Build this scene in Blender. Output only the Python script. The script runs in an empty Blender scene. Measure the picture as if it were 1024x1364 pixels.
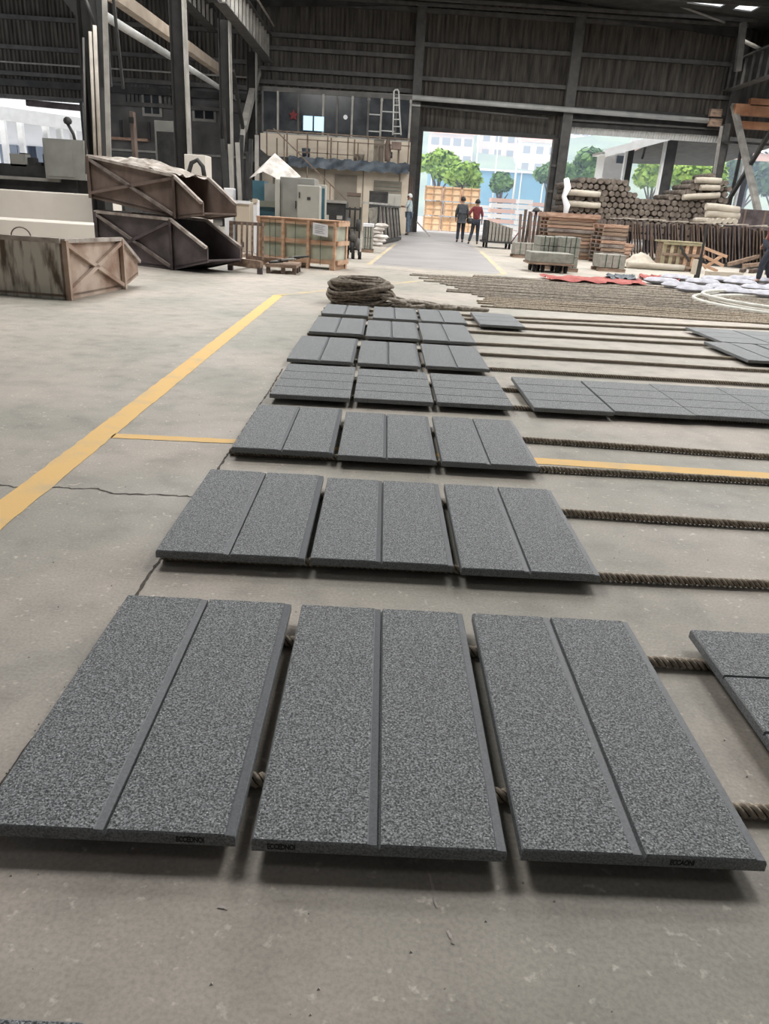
import bpy, math, random
from math import sin, cos, pi, radians as R, sqrt, atan2
from mathutils import Vector as V, Matrix
random.seed(7)
sc = bpy.context.scene
col = sc.collection

# ------------------------------------------------------------------ camera
FPX, PITCH, ROLL, YAW, CH = 990.886, 0.387285, 0.061206, 0.0201477, 1.08
_r = V((cos(YAW), -sin(YAW), 0)); _f0 = V((sin(YAW), cos(YAW), 0))
_fw = _f0*cos(PITCH) + V((0, 0, -sin(PITCH))); _up = _f0*sin(PITCH) + V((0, 0, cos(PITCH)))
_x = _r*cos(ROLL) + _up*sin(ROLL); _y = -_r*sin(ROLL) + _up*cos(ROLL)
cd = bpy.data.cameras.new('camera'); cam = bpy.data.objects.new('camera', cd); col.objects.link(cam)
cam.matrix_world = Matrix(((_x.x, _y.x, -_fw.x, 0), (_x.y, _y.y, -_fw.y, 0), (_x.z, _y.z, -_fw.z, CH), (0, 0, 0, 1)))
cd.sensor_fit = 'VERTICAL'; cd.sensor_height = 36; cd.lens = 36*FPX/1364
cd.clip_start = .02; cd.clip_end = 1500
sc.camera = cam
def ray(x, y): return _x*((x-512)/FPX) - _y*((y-682)/FPX) + _fw
def at(x, y, Y):                      # the point seen at pixel (x, y) on the plane Y
    d = ray(x, y); t = Y/d.y; return V((d.x*t, Y, CH+d.z*t))
def atX(x, y, X):
    d = ray(x, y); t = X/d.x; return V((X, d.y*t, CH+d.z*t))
def G(x, y, z=0.):
    d = ray(x, y); t = (z-CH)/d.z; return V((d.x*t, d.y*t, z))

# ------------------------------------------------------------------ world, lamps, exposure
w = bpy.data.worlds.new('sky'); sc.world = w; w.use_nodes = True
bg = w.node_tree.nodes['Background']; bg.inputs[0].default_value = (.85, .90, 1.0, 1); bg.inputs[1].default_value = 1.95
sd = bpy.data.lights.new('sun', 'SUN'); sd.energy = 3.2; sd.angle = R(6); sd.color = (1, .96, .9)
so = bpy.data.objects.new('sun', sd); so.rotation_euler = (R(24), R(-20), 0); col.objects.link(so)
def area(name, loc, sx, sy, e, c=(1, .985, .96), rot=(0, 0, 0)):
    l = bpy.data.lights.new(name, 'AREA'); l.shape = 'RECTANGLE'; l.size = sx; l.size_y = sy; l.energy = e; l.color = c
    o = bpy.data.objects.new(name, l); o.location = loc; o.rotation_euler = rot; col.objects.link(o); return o
FILL_Y = (9.5, 16.5, 23.5, 30.5)        # rows of fill lamps added under the closed roof, in place of skylight
for sy_ in FILL_Y:
    for sx_ in (-5.2, 6.2, 14.):
        area('roof_fill_lamp', (sx_, sy_, 9.55), 4.0, 3.2, 640)
area('roof_fill_lamp', (-6, 1.5, 9.4), 3.4, 2.4, 40); area('roof_fill_lamp', (8, 1.5, 9.4), 3.4, 2.4, 40)  # two weaker fill lamps added at the near end
sc.view_settings.view_transform = 'Standard'; sc.view_settings.look = 'None'
sc.view_settings.gamma = 1; sc.view_settings.use_curve_mapping = False
sc.view_settings.exposure = 0.0
sc.cycles.max_bounces = 6; sc.cycles.diffuse_bounces = 3; sc.cycles.volume_bounces = 1
sc.cycles.use_denoising = True; sc.cycles.sample_clamp_indirect = 4

# ------------------------------------------------------------------ materials
def mat(name, c, c2=None, scale=4., rough=.7, metal=0., bump=0., bscale=60., detail=5., lo=.35, hi=.65, spec=.5, stretch=None, speck=0.):
    m = bpy.data.materials.new(name); m.use_nodes = True; nt = m.node_tree; N = nt.nodes; L = nt.links
    b = N['Principled BSDF']; b.inputs['Roughness'].default_value = rough; b.inputs['Metallic'].default_value = metal
    b.inputs['Specular IOR Level'].default_value = spec
    b.inputs['Base Color'].default_value = (*c, 1)
    tc = N.new('ShaderNodeTexCoord'); src = tc.outputs['Object']
    if stretch:
        mp = N.new('ShaderNodeMapping'); mp.inputs['Scale'].default_value = stretch; L.new(src, mp.inputs[0]); src = mp.outputs[0]
    if c2:
        n = N.new('ShaderNodeTexNoise'); n.inputs['Scale'].default_value = scale; n.inputs['Detail'].default_value = detail; L.new(src, n.inputs[0])
        rp = N.new('ShaderNodeValToRGB'); rp.color_ramp.elements[0].position = lo; rp.color_ramp.elements[1].position = hi
        rp.color_ramp.elements[0].color = (*c, 1); rp.color_ramp.elements[1].color = (*c2, 1)
        L.new(n.outputs[0], rp.inputs[0]); L.new(rp.outputs[0], b.inputs['Base Color'])
    if bump:
        n2 = N.new('ShaderNodeTexNoise'); n2.inputs['Scale'].default_value = bscale; n2.inputs['Detail'].default_value = 4; L.new(tc.outputs['Object'], n2.inputs[0])
        bp = N.new('ShaderNodeBump'); bp.inputs['Strength'].default_value = bump; bp.inputs['Distance'].default_value = .01
        L.new(n2.outputs[0], bp.inputs['Height']); L.new(bp.outputs[0], b.inputs['Normal'])
    if speck:
        n3 = N.new('ShaderNodeTexNoise'); n3.inputs['Scale'].default_value = speck; n3.inputs['Detail'].default_value = 2; L.new(tc.outputs['Object'], n3.inputs[0])
        r3 = N.new('ShaderNodeValToRGB'); r3.color_ramp.elements[0].position = .60; r3.color_ramp.elements[1].position = .70; r3.color_ramp.elements[0].color = (0, 0, 0, 1); r3.color_ramp.elements[1].color = (.42, .44, .45, 1); L.new(n3.outputs[0], r3.inputs[0])
        mx = N.new('ShaderNodeMix'); mx.data_type = 'RGBA'; mx.blend_type = 'ADD'; mx.inputs[0].default_value = 1; L.new(rp.outputs[0], mx.inputs[6]); L.new(r3.outputs[0], mx.inputs[7]); L.new(mx.outputs[2], b.inputs['Base Color'])
    m['c'] = 1
    return m
M = {}
M['granite'] = mat('flamed_granite', (.035, .040, .043), (.42, .445, .46), 230, .6, speck=330, bump=.4, bscale=220, detail=6, lo=.40, hi=.72)
M['granite_cut'] = mat('sawn_granite', (.070, .078, .090), (.120, .130, .148), 170, .48, bump=.05, bscale=150, lo=.3, hi=.7)
M['granite_side'] = mat('sawn_granite_edge', (.11, .12, .125), (.30, .315, .325), 260, .55, bump=.1, bscale=200, lo=.35, hi=.65)
M['arris'] = mat('pale_sawn_arris', (.16, .175, .185), (.26, .28, .29), 90, .5)
M['ink'] = mat('stencil_ink', (.008, .009, .011), rough=.6)
M['yellow'] = mat('yellow_floor_paint', (.90, .58, .21), (.72, .52, .27), 5, .7, lo=.5, hi=.72, bump=.1)
M['yellow_pale'] = mat('worn_yellow_floor_paint', (.62, .50, .27), (.47, .42, .34), 3, .7, lo=.4, hi=.6)
M['crack'] = mat('crack_dirt', (.05, .042, .035), (.14, .12, .10), 40, .9)
M['chalk'] = mat('chalk', (.62, .56, .53), (.42, .38, .34), 50, .9)
M['rope'] = mat('old_hemp_rope', (.30, .25, .195), (.60, .52, .42), 45, .95, bump=.15, bscale=300)
M['rope_groove_shade'] = mat('painted_rope_groove_shade', (.045, .036, .028), (.09, .074, .06), 60, .95)  # shade between the strands, painted as a dark second colour
M['rope_old'] = mat('dark_old_rope', (.12, .10, .08), (.30, .255, .205), 30, .95, bump=.3, bscale=200)
M['rope_pale'] = mat('dusty_rope', (.24, .21, .175), (.48, .43, .37), 30, .95, bump=.5, bscale=200)
M['wall'] = mat('sooty_corrugated_steel', (.030, .027, .024), (.15, .135, .115), 1.6, .75, lo=.3, hi=.75, stretch=(3.2, 1, .35), bump=.2)
M['wall_low'] = mat('grey_plaster', (.09, .088, .085), (.16, .155, .15), 1.2, .8)
M['steel'] = mat('dark_painted_steel', (.022, .022, .021), (.050, .048, .045), 2.5, .6, bump=.1)
M['steel_mid'] = mat('grey_painted_steel', (.07, .069, .065), (.12, .115, .108), 3, .6)
M['steel_pale'] = mat('pale_grey_steel', (.26, .25, .225), (.42, .4, .37), 2.5, .6)
M['girder_rail'] = mat('dusty_pale_rail', (.42, .38, .33), (.6, .55, .48), 3, .7)
M['pipe'] = mat('silver_pipe', (.42, .43, .42), (.55, .55, .53), 2, .45)
M['beige_beam'] = mat('beige_painted_beam', (.42, .34, .26), (.55, .46, .37), 2, .6)
M['roof'] = mat('roof_underside', (.05, .05, .048), (.09, .088, .08), 2, .8)
M['cream'] = mat('cream_wall', (.56, .48, .38), (.70, .62, .51), 1.3, .8, lo=.3, hi=.7)
M['cream_door'] = mat('khaki_door', (.20, .175, .14), (.25, .22, .18), 2, .7)
M['tarp_blue'] = mat('dark_blue_tarp', (.018, .026, .038), (.075, .10, .125), 2.2, .5, bump=.6, bscale=6)
M['rail_brown'] = mat('brown_rail_paint', (.12, .085, .06), (.2, .15, .11), 5, .6)
M['red'] = mat('red_cloth', (.27, .04, .035), (.40, .12, .10), 3, .8)
M['rust'] = mat('rusty_skip_steel', (.085, .058, .046), (.24, .18, .15), 2.6, .8, lo=.3, hi=.7, bump=.4, bscale=25, stretch=(1, 1, .5))
M['rust_dark'] = mat('dark_rusty_steel', (.052, .040, .042), (.16, .13, .135), 2.8, .75, lo=.3, hi=.75, bump=.4, bscale=25)
M['rust_orange'] = mat('rusty_orange_steel', (.22, .115, .07), (.55, .44, .36), 2.2, .8, lo=.32, hi=.6, bump=.4, bscale=25)
M['lime'] = mat('limescale_on_steel', (.13, .10, .075), (.62, .585, .52), 4.5, .9, lo=.36, hi=.52, bump=.5, bscale=20, stretch=(2.2, 2.2, .5), detail=9)
M['brace_rust'] = mat('lighter_rust_bar', (.13, .10, .09), (.30, .26, .23), 5, .85)
M['wood_rack'] = mat('brown_orange_timber', (.34, .15, .075), (.52, .27, .15), 2, .75)
M['black_steel'] = mat('blackened_column_steel', (.009, .009, .0085), (.024, .023, .021), 2.5, .7)
M['rim'] = mat('dusty_rim', (.26, .21, .18), (.55, .5, .45), 6, .85)
M['stone_pale'] = mat('pale_stone_block', (.68, .63, .56), (.82, .77, .70), .8, .85, lo=.3, hi=.7)
M['sludge'] = mat('stone_rubble', (.30, .26, .22), (.6, .55, .5), 6, .95, bump=.8, bscale=10)
M['wood'] = mat('fresh_crate_wood', (.45, .27, .17), (.62, .42, .29), 3, .75, stretch=(1, 1, 5), bump=.1)
M['wood_old'] = mat('weathered_wood', (.17, .115, .085), (.36, .26, .19), 3, .85, stretch=(1.5, 6, 6), bump=.2)
M['wood_red'] = mat('reddish_pallet_wood', (.33, .19, .135), (.56, .38, .28), 3, .8, stretch=(1.5, 6, 6), bump=.2)
M['wood_dark'] = mat('dark_damp_wood', (.045, .032, .026), (.15, .105, .08), 3, .85, stretch=(5, 5, 1), bump=.2)
M['wood_orange'] = mat('orange_timber', (.76, .48, .27), (.88, .68, .46), 2, .7)
M['plastic'] = mat('milky_green_wrap', (.33, .36, .28), (.52, .53, .43), 3, .35, bump=.3, bscale=8)
M['strap'] = mat('green_strap', (.03, .075, .05), rough=.5)
M['paper'] = mat('white_paper', (.78, .78, .8), rough=.8)
M['print'] = mat('grey_print', (.35, .36, .38), rough=.8)
M['mach'] = mat('grey_machine_paint', (.22, .22, .20), (.30, .30, .275), 2, .55)
M['mach2'] = mat('light_grey_machine_paint', (.36, .35, .31), (.43, .42, .38), 2, .55)
M['mach_dark'] = mat('blackened_machine', (.02, .021, .021), (.05, .05, .048), 3, .6)
M['mach_green'] = mat('dull_green_machine_paint', (.16, .17, .14), (.22, .23, .19), 2, .6)
M['blue_m'] = mat('petrol_blue_machine_paint', (.035, .10, .14), (.06, .15, .19), 2, .5)
M['glass'] = mat('dark_window_glass', (.02, .024, .028), (.06, .065, .07), 1.5, .15)
M['canvas'] = mat('dirty_white_canvas', (.42, .38, .34), (.72, .69, .66), 4, .85, bump=.4, bscale=12)
M['block'] = mat('grey_stone_bundle', (.25, .235, .21), (.36, .34, .30), 12, .85, bump=.2)
M['block_g'] = mat('greenish_grey_stone_bundle', (.235, .235, .205), (.33, .325, .285), 12, .8, bump=.2)
M['bag'] = mat('white_woven_bag', (.29, .29, .33), (.44, .44, .49), 9, .7, bump=.4, bscale=30)
M['hose'] = mat('white_hose', (.55, .54, .49), (.70, .69, .64), 9, .5)
M['roll_d'] = mat('dark_brown_roll', (.055, .043, .035), (.17, .14, .115), 5, .9, bump=.5, bscale=25)
M['roll_end'] = mat('brown_roll_end', (.09, .072, .06), (.25, .21, .175), 9, .9, bump=.5, bscale=30)
M['roll_c'] = mat('cream_roll', (.40, .355, .29), (.54, .49, .41), 3, .8, bump=.2)
M['rubber'] = mat('black_rubber', (.015, .015, .015), rough=.8)
M['skin'] = mat('skin', (.38, .22, .15), rough=.6)
M['hair'] = mat('black_hair', (.012, .01, .01), rough=.6)
M['grey_cloth'] = mat('dark_grey_cloth', (.045, .048, .055), (.075, .08, .09), 12, .9)
M['maroon'] = mat('maroon_cloth', (.13, .022, .026), (.20, .04, .045), 12, .9)
M['navy'] = mat('dark_trouser_cloth', (.018, .022, .035), (.035, .04, .055), 12, .9)
M['denim'] = mat('faded_blue_denim', (.07, .10, .14), (.13, .17, .21), 12, .9)
M['pale_shirt'] = mat('pale_blue_work_shirt', (.40, .48, .50), (.55, .62, .63), 10, .9)
M['white'] = mat('white_paint', (.72, .72, .70), (.8, .8, .79), 3, .6)
M['dk_shirt'] = mat('dark_red_shirt', (.16, .012, .03), (.22, .03, .05), 10, .9)
M['out_ground'] = mat('pale_yard_concrete', (.58, .56, .53), (.68, .66, .64), .3, .9)
M['leaf_y'] = mat('bright_leaves', (.16, .30, .04), (.34, .50, .09), 1.2, .7)
M['leaf'] = mat('green_leaves', (.06, .15, .04), (.15, .28, .08), 1.0, .7)
M['leaf_d'] = mat('dark_leaves', (.03, .08, .035), (.08, .16, .07), .8, .7)
M['bark'] = mat('bark', (.09, .07, .055), (.16, .13, .1), 4, .9)
M['hill'] = mat('wooded_hill', (.05, .11, .07), (.16, .24, .13), .08, .95, detail=8)
M['teal'] = mat('teal_wall', (.10, .27, .42), (.14, .34, .5), .3, .7)
M['pinkwall'] = mat('pink_render', (.55, .38, .34), (.68, .52, .48), .2, .85)
M['whitewall'] = mat('white_render', (.62, .62, .62), (.76, .76, .76), .2, .85)
M['tile'] = mat('red_roof_tiles', (.42, .17, .12), (.55, .25, .18), .8, .85)
M['win'] = mat('building_window', (.10, .12, .15), rough=.2)
M['panel'] = mat('office_wood_back', (.10, .085, .07), (.16, .13, .11), 2, .7)

def floor_mat():
    m = bpy.data.materials.new('worn_concrete'); m.use_nodes = True; nt = m.node_tree; N = nt.nodes; L = nt.links; b = N['Principled BSDF']
    tc = N.new('ShaderNodeTexCoord').outputs['Object']
    def noise(s, d=5): n = N.new('ShaderNodeTexNoise'); n.inputs['Scale'].default_value = s; n.inputs['Detail'].default_value = d; L.new(tc, n.inputs[0]); return n.outputs[0]
    def ramp(f, *st):
        r = N.new('ShaderNodeValToRGB'); e = r.color_ramp.elements
        while len(e) < len(st): e.new(.5)
        for i, (p, c) in enumerate(st): e[i].position = p; e[i].color = (*c, 1)
        L.new(f, r.inputs[0]); return r.outputs[0]
    def mix(kind, fac, a, bb):
        x = N.new('ShaderNodeMix'); x.data_type = 'RGBA'; x.blend_type = kind
        if isinstance(fac, float): x.inputs[0].default_value = fac
        else: L.new(fac, x.inputs[0])
        L.new(a, x.inputs[6]); L.new(bb, x.inputs[7]); return x.outputs[2]
    base = ramp(noise(.9, 6), (.3, (.33, .32, .275)), (.5, (.42, .385, .335)), (.7, (.495, .437, .382)))
    sm = ramp(noise(7, 6), (.25, (.78, .78, .78)), (.5, (1, 1, 1)), (.8, (1.12, 1.12, 1.12)))
    c = mix('MULTIPLY', 1., base, sm)
    fine = ramp(noise(120, 3), (.3, (.82, .82, .82)), (.6, (1.08, 1.08, 1.08)))
    c = mix('MULTIPLY', .8, c, fine)
    st = ramp(noise(2.3, 7), (.28, (.62, .63, .62)), (.42, (1, 1, 1)))
    c = mix('MULTIPLY', .28, c, st)
    pale = ramp(noise(46, 6), (.63, (0, 0, 0)), (.74, (.34, .33, .30)))
    c = mix('ADD', .7, c, pale)
    L.new(c, b.inputs['Base Color'])
    rr = N.new('ShaderNodeMapRange'); rr.inputs[3].default_value = .42; rr.inputs[4].default_value = .75; L.new(noise(1.7), rr.inputs[0]); L.new(rr.outputs[0], b.inputs['Roughness'])
    b.inputs['Specular IOR Level'].default_value = .4
    bp = N.new('ShaderNodeBump'); bp.inputs['Strength'].default_value = .18; bp.inputs['Distance'].default_value = .004; L.new(noise(55, 6), bp.inputs['Height']); L.new(bp.outputs[0], b.inputs['Normal'])
    return m
M['floor'] = floor_mat()
M['lane'] = mat('smooth_grey_lane', (.30, .285, .285), (.37, .35, .345), .8, .5)  # smooth darker lane; the sky's reflection on it is put into the grey

# ------------------------------------------------------------------ builders
def org(o):
    p = V((0, 0, 0))
    while o: p = p + o.location; o = o.parent
    return p
class MB:
    def __init__(s): s.v = []; s.f = []; s.mi = []; s.sm = []
    def add(s, vs, fs, mi=0, sm=False):
        b = len(s.v); s.v += [V(p) for p in vs]
        for f in fs: s.f.append([i+b for i in f]); s.mi.append(mi); s.sm.append(sm)
        return s
    def box(s, a, b, mi=0):
        x0, y0, z0 = a; x1, y1, z1 = b
        if x0 > x1: x0, x1 = x1, x0
        if y0 > y1: y0, y1 = y1, y0
        if z0 > z1: z0, z1 = z1, z0
        return s.add([(x0, y0, z0), (x1, y0, z0), (x1, y1, z0), (x0, y1, z0), (x0, y0, z1), (x1, y0, z1), (x1, y1, z1), (x0, y1, z1)],
                     [(0, 3, 2, 1), (4, 5, 6, 7), (0, 1, 5, 4), (1, 2, 6, 5), (2, 3, 7, 6), (3, 0, 4, 7)], mi)
    def bar(s, p, q, wd, h=None, mi=0, up=(0, 0, 1)):     # rectangular bar from p to q
        h = h or wd; p = V(p); q = V(q); d = (q-p).normalized(); u = V(up)
        if abs(d.dot(u)) > .98: u = V((0, 1, 0))
        a = d.cross(u).normalized()*wd/2; b = a.cross(d).normalized()*h/2
        vs = [p-a-b, p+a-b, p+a+b, p-a+b, q-a-b, q+a-b, q+a+b, q-a+b]
        return s.add(vs, [(0, 1, 2, 3), (7, 6, 5, 4), (0, 4, 5, 1), (1, 5, 6, 2), (2, 6, 7, 3), (3, 7, 4, 0)], mi)
    def tube(s, pts, r, n=8, mi=0, lobes=0, amp=0., pitch=0., closed=False, capmi=None, valley=False):
        pts = [V(p) for p in pts]; rings = []; m = len(pts); L = 0.; prevn = None
        for i, p in enumerate(pts):
            if closed: d = pts[(i+1) % m]-pts[i-1]
            else: d = pts[min(i+1, m-1)]-pts[max(i-1, 0)]
            d.normalize()
            if i: L += (p-pts[i-1]).length
            if prevn is None:
                prevn = d.cross(V((0, 0, 1)));
                if prevn.length < .1: prevn = d.cross(V((0, 1, 0)))
            nn = (prevn-d*prevn.dot(d)).normalized(); prevn = nn; bb = d.cross(nn)
            rr = r[i] if isinstance(r, (list, tuple)) else r
            ph = 2*pi*L/pitch if pitch else 0
            rings.append([p+(nn*cos(a+ph)+bb*sin(a+ph))*rr*(1-amp+amp*1.35*abs(cos(lobes*.5*a)) if lobes else 1) for a in [2*pi*k/n for k in range(n)]])
        fs = []
        for i in range(m-1 if not closed else m):
            j = (i+1) % m
            for k in range(n): fs.append((i*n+k, i*n+(k+1) % n, j*n+(k+1) % n, j*n+k))
        s.add([q for rg in rings for q in rg], fs, mi, True)
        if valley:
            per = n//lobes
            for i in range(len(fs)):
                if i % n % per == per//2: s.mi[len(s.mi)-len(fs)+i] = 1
        if not closed:
            b = len(s.v)-m*n
            s.f.append([b+k for k in range(n)][::-1]); s.f.append([b+(m-1)*n+k for k in range(n)])
            c = mi if capmi is None else capmi
            s.mi += [c, c]; s.sm += [False, False]
        return s
    def prism(s, poly, d, mi=0):                        # closed polygon (3D points) pushed along d
        n = len(poly); d = V(d); vs = [V(p) for p in poly]+[V(p)+d for p in poly]
        fs = [list(range(n))[::-1], [n+i for i in range(n)]]+[(i, (i+1) % n, n+(i+1) % n, n+i) for i in range(n)]
        return s.add(vs, fs, mi)
    def build(s, name, mats, parent=None, bevel=0., origin=None, **props):
        if not isinstance(mats, (list, tuple)): mats = [mats]
        if parent is not None: o0 = org(parent)
        else:
            xs = [p.x for p in s.v]; ys = [p.y for p in s.v]; zs = [p.z for p in s.v]
            o0 = V(((min(xs)+max(xs))/2, (min(ys)+max(ys))/2, min(zs))) if origin is None else V(origin)
        me = bpy.data.meshes.new(name); me.from_pydata([p-o0 for p in s.v], [], s.f)
        for m_ in mats: me.materials.append(M[m_] if isinstance(m_, str) else m_)
        me.polygons.foreach_set('material_index', s.mi); me.polygons.foreach_set('use_smooth', s.sm); me.update()
        o = bpy.data.objects.new(name, me); col.objects.link(o)
        if parent is not None: o.parent = parent
        else: o.location = o0
        if bevel:
            bm_ = o.modifiers.new('bevel', 'BEVEL'); bm_.width = bevel; bm_.segments = 1; bm_.limit_method = 'ANGLE'
        for k, v in props.items(): o[k] = v
        return o
def tag(o, label, cat, group=None):
    o['label'] = label; o['category'] = cat
    if group: o['group'] = group
    return o
def thing(name, loc, label, cat, group=None, rz=0):
    o = bpy.data.objects.new(name, None); col.objects.link(o); o.location = loc; o.rotation_euler = (0, 0, rz); o.empty_display_size = .1
    return tag(o, label, cat, group)
def copy_tree(o, parent=None):
    c = o.copy(); col.objects.link(c)
    if parent is not None: c.parent = parent
    for ch in list(o.children): copy_tree(ch, c)
    return c
ORD = ['first', 'second', 'third', 'fourth', 'fifth', 'sixth', 'seventh', 'eighth', 'ninth', 'tenth', 'eleventh', 'twelfth', 'thirteenth', 'fourteenth', 'fifteenth', 'sixteenth', 'seventeenth', 'eighteenth', 'nineteenth', 'twentieth']
def ordn(k): return ORD[k] if k < 20 else ('twenty', 'thirty')[k//10-2+(0 if (k+1) % 10 else 0)]+'-'+ORD[(k+1) % 10-1] if (k+1) % 10 else ('thirtieth' if k == 29 else 'fortieth')
def struct(o): o['kind'] = 'structure'; return o
def bx(a, b): return MB().box(a, b)

# ================================================================== THE SETTING
struct(bx((-30, -8, -.25), (45, 43.5, 0)).build('floor', 'floor'))
struct(bx((-120, 43.5, -.3), (160, 420, -.03)).build('yard_ground', 'out_ground'))

# ---- back wall: corrugated sheets between columns and girts
WY = 42.0
wall = struct(bx((-30, WY+.0, 10.62), (17, WY+.06, 10.7)).build('wall_back', 'steel'))
def sheet(x0, x1, z0, z1, y=WY, mt='wall', parent=None, pitch=.2, dep=.05):
    mb = MB(); n = max(2, int((x1-x0)/pitch*4)); vs = []; fs = []
    for i in range(n+1):
        x = x0+(x1-x0)*i/n; yy = y+(dep if (i//2) % 2 else 0)
        vs += [(x, yy, z0), (x, yy, z1)]
    for i in range(n): fs.append((2*i, 2*i+2, 2*i+3, 2*i+1))
    mb.add(vs, fs); return mb.build('cladding_sheet', mt, parent or wall)
GZ = [7.07, 8.5, 9.9, 10.7]
def girt(x0, x1, z, y=WY, mt='steel_mid', h=.09):
    MB().box((x0, y-.2, z-h), (x1, y-.02, z+h)).build('girt', mt, wall)
BAYS = [(-6.6, 1.0), (1.35, 8.55), (8.95, 16.6)]
rnd = random.Random(3)
for (x0, x1) in BAYS:
    zb = [6.25]+GZ
    for i in range(4):
        nx = 3; 
        for k in range(nx):
            sheet(x0+(x1-x0)*k/nx, x0+(x1-x0)*(k+1)/nx+.04, zb[i], zb[i+1], WY+.004*(k % 2))
    for z in GZ[:3]: girt(x0, x1, z)
girt(-6.6, 1.0, 7.95); girt(-6.6, 1, 6.5)
# lintel zone above the doors, down to the door heads
for k in range(3): sheet(1.35+2.4*k, 1.35+2.4*(k+1)+.04, 4.95, 6.0, WY+.12)
MB().box((1.3, WY-.1, 5.85), (8.6, WY+.1, 6.3)).build('lintel', 'steel', wall)
MB().box((1.3, WY-.05, 4.78), (8.6, WY+.2, 4.97)).build('lintel', 'steel', wall)
MB().box((8.9, WY-.1, 5.4), (17, WY+.1, 6.3)).build('lintel', 'steel', wall)
MB().box((8.9, WY-.3, 5.62), (17, WY-.2, 5.70)).build('lintel', 'steel_mid', wall)
# a small corrugated canopy over the right opening
cv = []; cf = []
for i in range(121):
    x = 9.0+8.0*i/120; dz = .05*(i % 2)
    cv += [(x, WY+.1+dz, 5.42), (x, WY+.22+dz, 5.10)]
for i in range(120): cf.append((2*i, 2*i+2, 2*i+3, 2*i+1))
MB().add(cv, cf).build('canopy_sheet', 'white', wall)
# left part of the back wall, beyond the first crane beam
for (x0, x1) in ((-27, -20.0), (-20, -13.25), (-13.25, -6.55)):
    for i, (za, zb_) in enumerate(((5.05, 6.16), (6.16, 7.28), (7.28, 8.53), (8.53, 9.9), (9.9, 10.7))):
        for k in range(2): sheet(x0+(x1-x0)*k/2, x0+(x1-x0)*(k+1)/2+.04, za, zb_, WY+.004*k)
    for z in (5.15, 6.16, 7.28, 8.53, 9.9): girt(x0, x1, z)
    MB().box((x0, WY-.25, 6.58), (x1, WY-.2, 6.65)).build('girt', 'steel_pale', wall)
    MB().box((x0, WY-.25, 5.6), (x1, WY-.1, 5.9)).build('girt', 'steel', wall)
# closed lower wall between the left opening and the office
lw = struct(bx((-14.2, WY, 0), (-6.0, WY+.15, 6.3)).build('wall_left', 'wall_low'))
for (a, b_) in (((188, 118), (216, 156)), ((256, 143), (288, 163))):
    p = at(*a, WY-.03); q = at(*b_, WY-.03)
    f = MB().box((p.x, WY-.06, q.z), (q.x, WY-.005, p.z)).build('window_frame', 'steel_pale', lw)
    MB().box((p.x+.12, WY-.08, q.z+.12), ((p.x+q.x)/2-.04, WY-.055, p.z-.12)).build('pane', 'glass', f)
    MB().box(((p.x+q.x)/2+.04, WY-.08, q.z+.12), (q.x-.12, WY-.055, p.z-.12)).build('pane', 'glass', f)
MB().box((-14.2, WY-.12, 3.0), (-6.8, WY-.01, 3.1)).build('ledge', 'steel_pale', lw)
MB().box((-14.2, WY-.3, 3.5), (-12.2, WY-.01, 3.62)).build('ledge', 'wood_red', lw)
for xx in (-13.6, -12.9, -12.2, -11.5): MB().box((xx, WY-.22, 3.62), (xx+.12, WY-.1, 4.4)).build('stud', 'steel', lw)

# ---- columns of the back wall
def hcol(x, y, z0, z1, wx=.34, wy=.34, pale=False, mt='black_steel'):
    root = bpy.data.objects.new('steel_column', None); col.objects.link(root); root.location = (x, y, z0); root['kind'] = 'structure'
    MB().box((x-.02, y-wy/2, z0), (x+.02, y+wy/2, z1)).build('web', mt, root) if False else MB().box((x-wx/2+.03, y-.015, z0), (x+wx/2-.03, y+.015, z1)).build('web', mt, root)
    MB().box((x-wx/2, y-wy/2, z0), (x-wx/2+.03, y+wy/2, z1)).build('flange', mt, root)
    MB().box((x+wx/2-.03, y-wy/2, z0), (x+wx/2, y+wy/2, z1)).build('flange', 'steel_pale' if pale else mt, root)  # aisle-side flange made paler, the light on it put into the colour
    MB().box((x-wx/2-.08, y-wy/2-.08, z0), (x+wx/2+.08, y+wy/2+.08, z0+.03)).build('base_plate', mt, root)
    return root
def solidcol(x, y, z1, wx, wy, mt):
    root = bpy.data.objects.new('steel_column', None); col.objects.link(root); root.location = (x, y, 0); root['kind'] = 'structure'
    MB().box((x-wx/2, y-wy/2, 0), (x+wx/2, y-wy/2+.03, z1)).build('flange', mt, root)
    MB().box((x-.015, y-wy/2+.03, 0), (x+.015, y+wy/2-.03, z1)).build('web', mt, root)
    MB().box((x-wx/2, y+wy/2-.03, 0), (x+wx/2, y+wy/2, z1)).build('flange', mt, root)
    return root
solidcol(1.17, WY-.25, 11.2, .42, .4, 'steel_mid'); solidcol(8.72, WY-.25, 10.6, .48, .4, 'steel_mid'); solidcol(16.75, WY-.2, 10.3, .42, .4, 'steel_mid')
# a reddish folded sliding door leaf at the left jamb
dl = struct(bx((.55, WY-.9, .02), (1.25, WY-.8, 2.6)).build('door_1', 'rust'))
for k in range(6): MB().box((.56+.12*k, WY-.93, .05), (.6+.12*k, WY-.9, 2.57)).build('batten', 'rust_dark', dl)
MB().box((1.33, WY-.3, 0), (1.62, WY+.1, 4.8)).build('door_post', 'steel', wall)
MB().box((8.2, WY-.3, 0), (8.46, WY+.1, 4.8)).build('door_post', 'steel', wall)
for z in (1.1, 2.3, 3.5): MB().box((8.15, WY-.36, z), (8.48, WY-.3, z+.12)).build('door_post_plate', 'steel_mid', wall)

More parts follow.
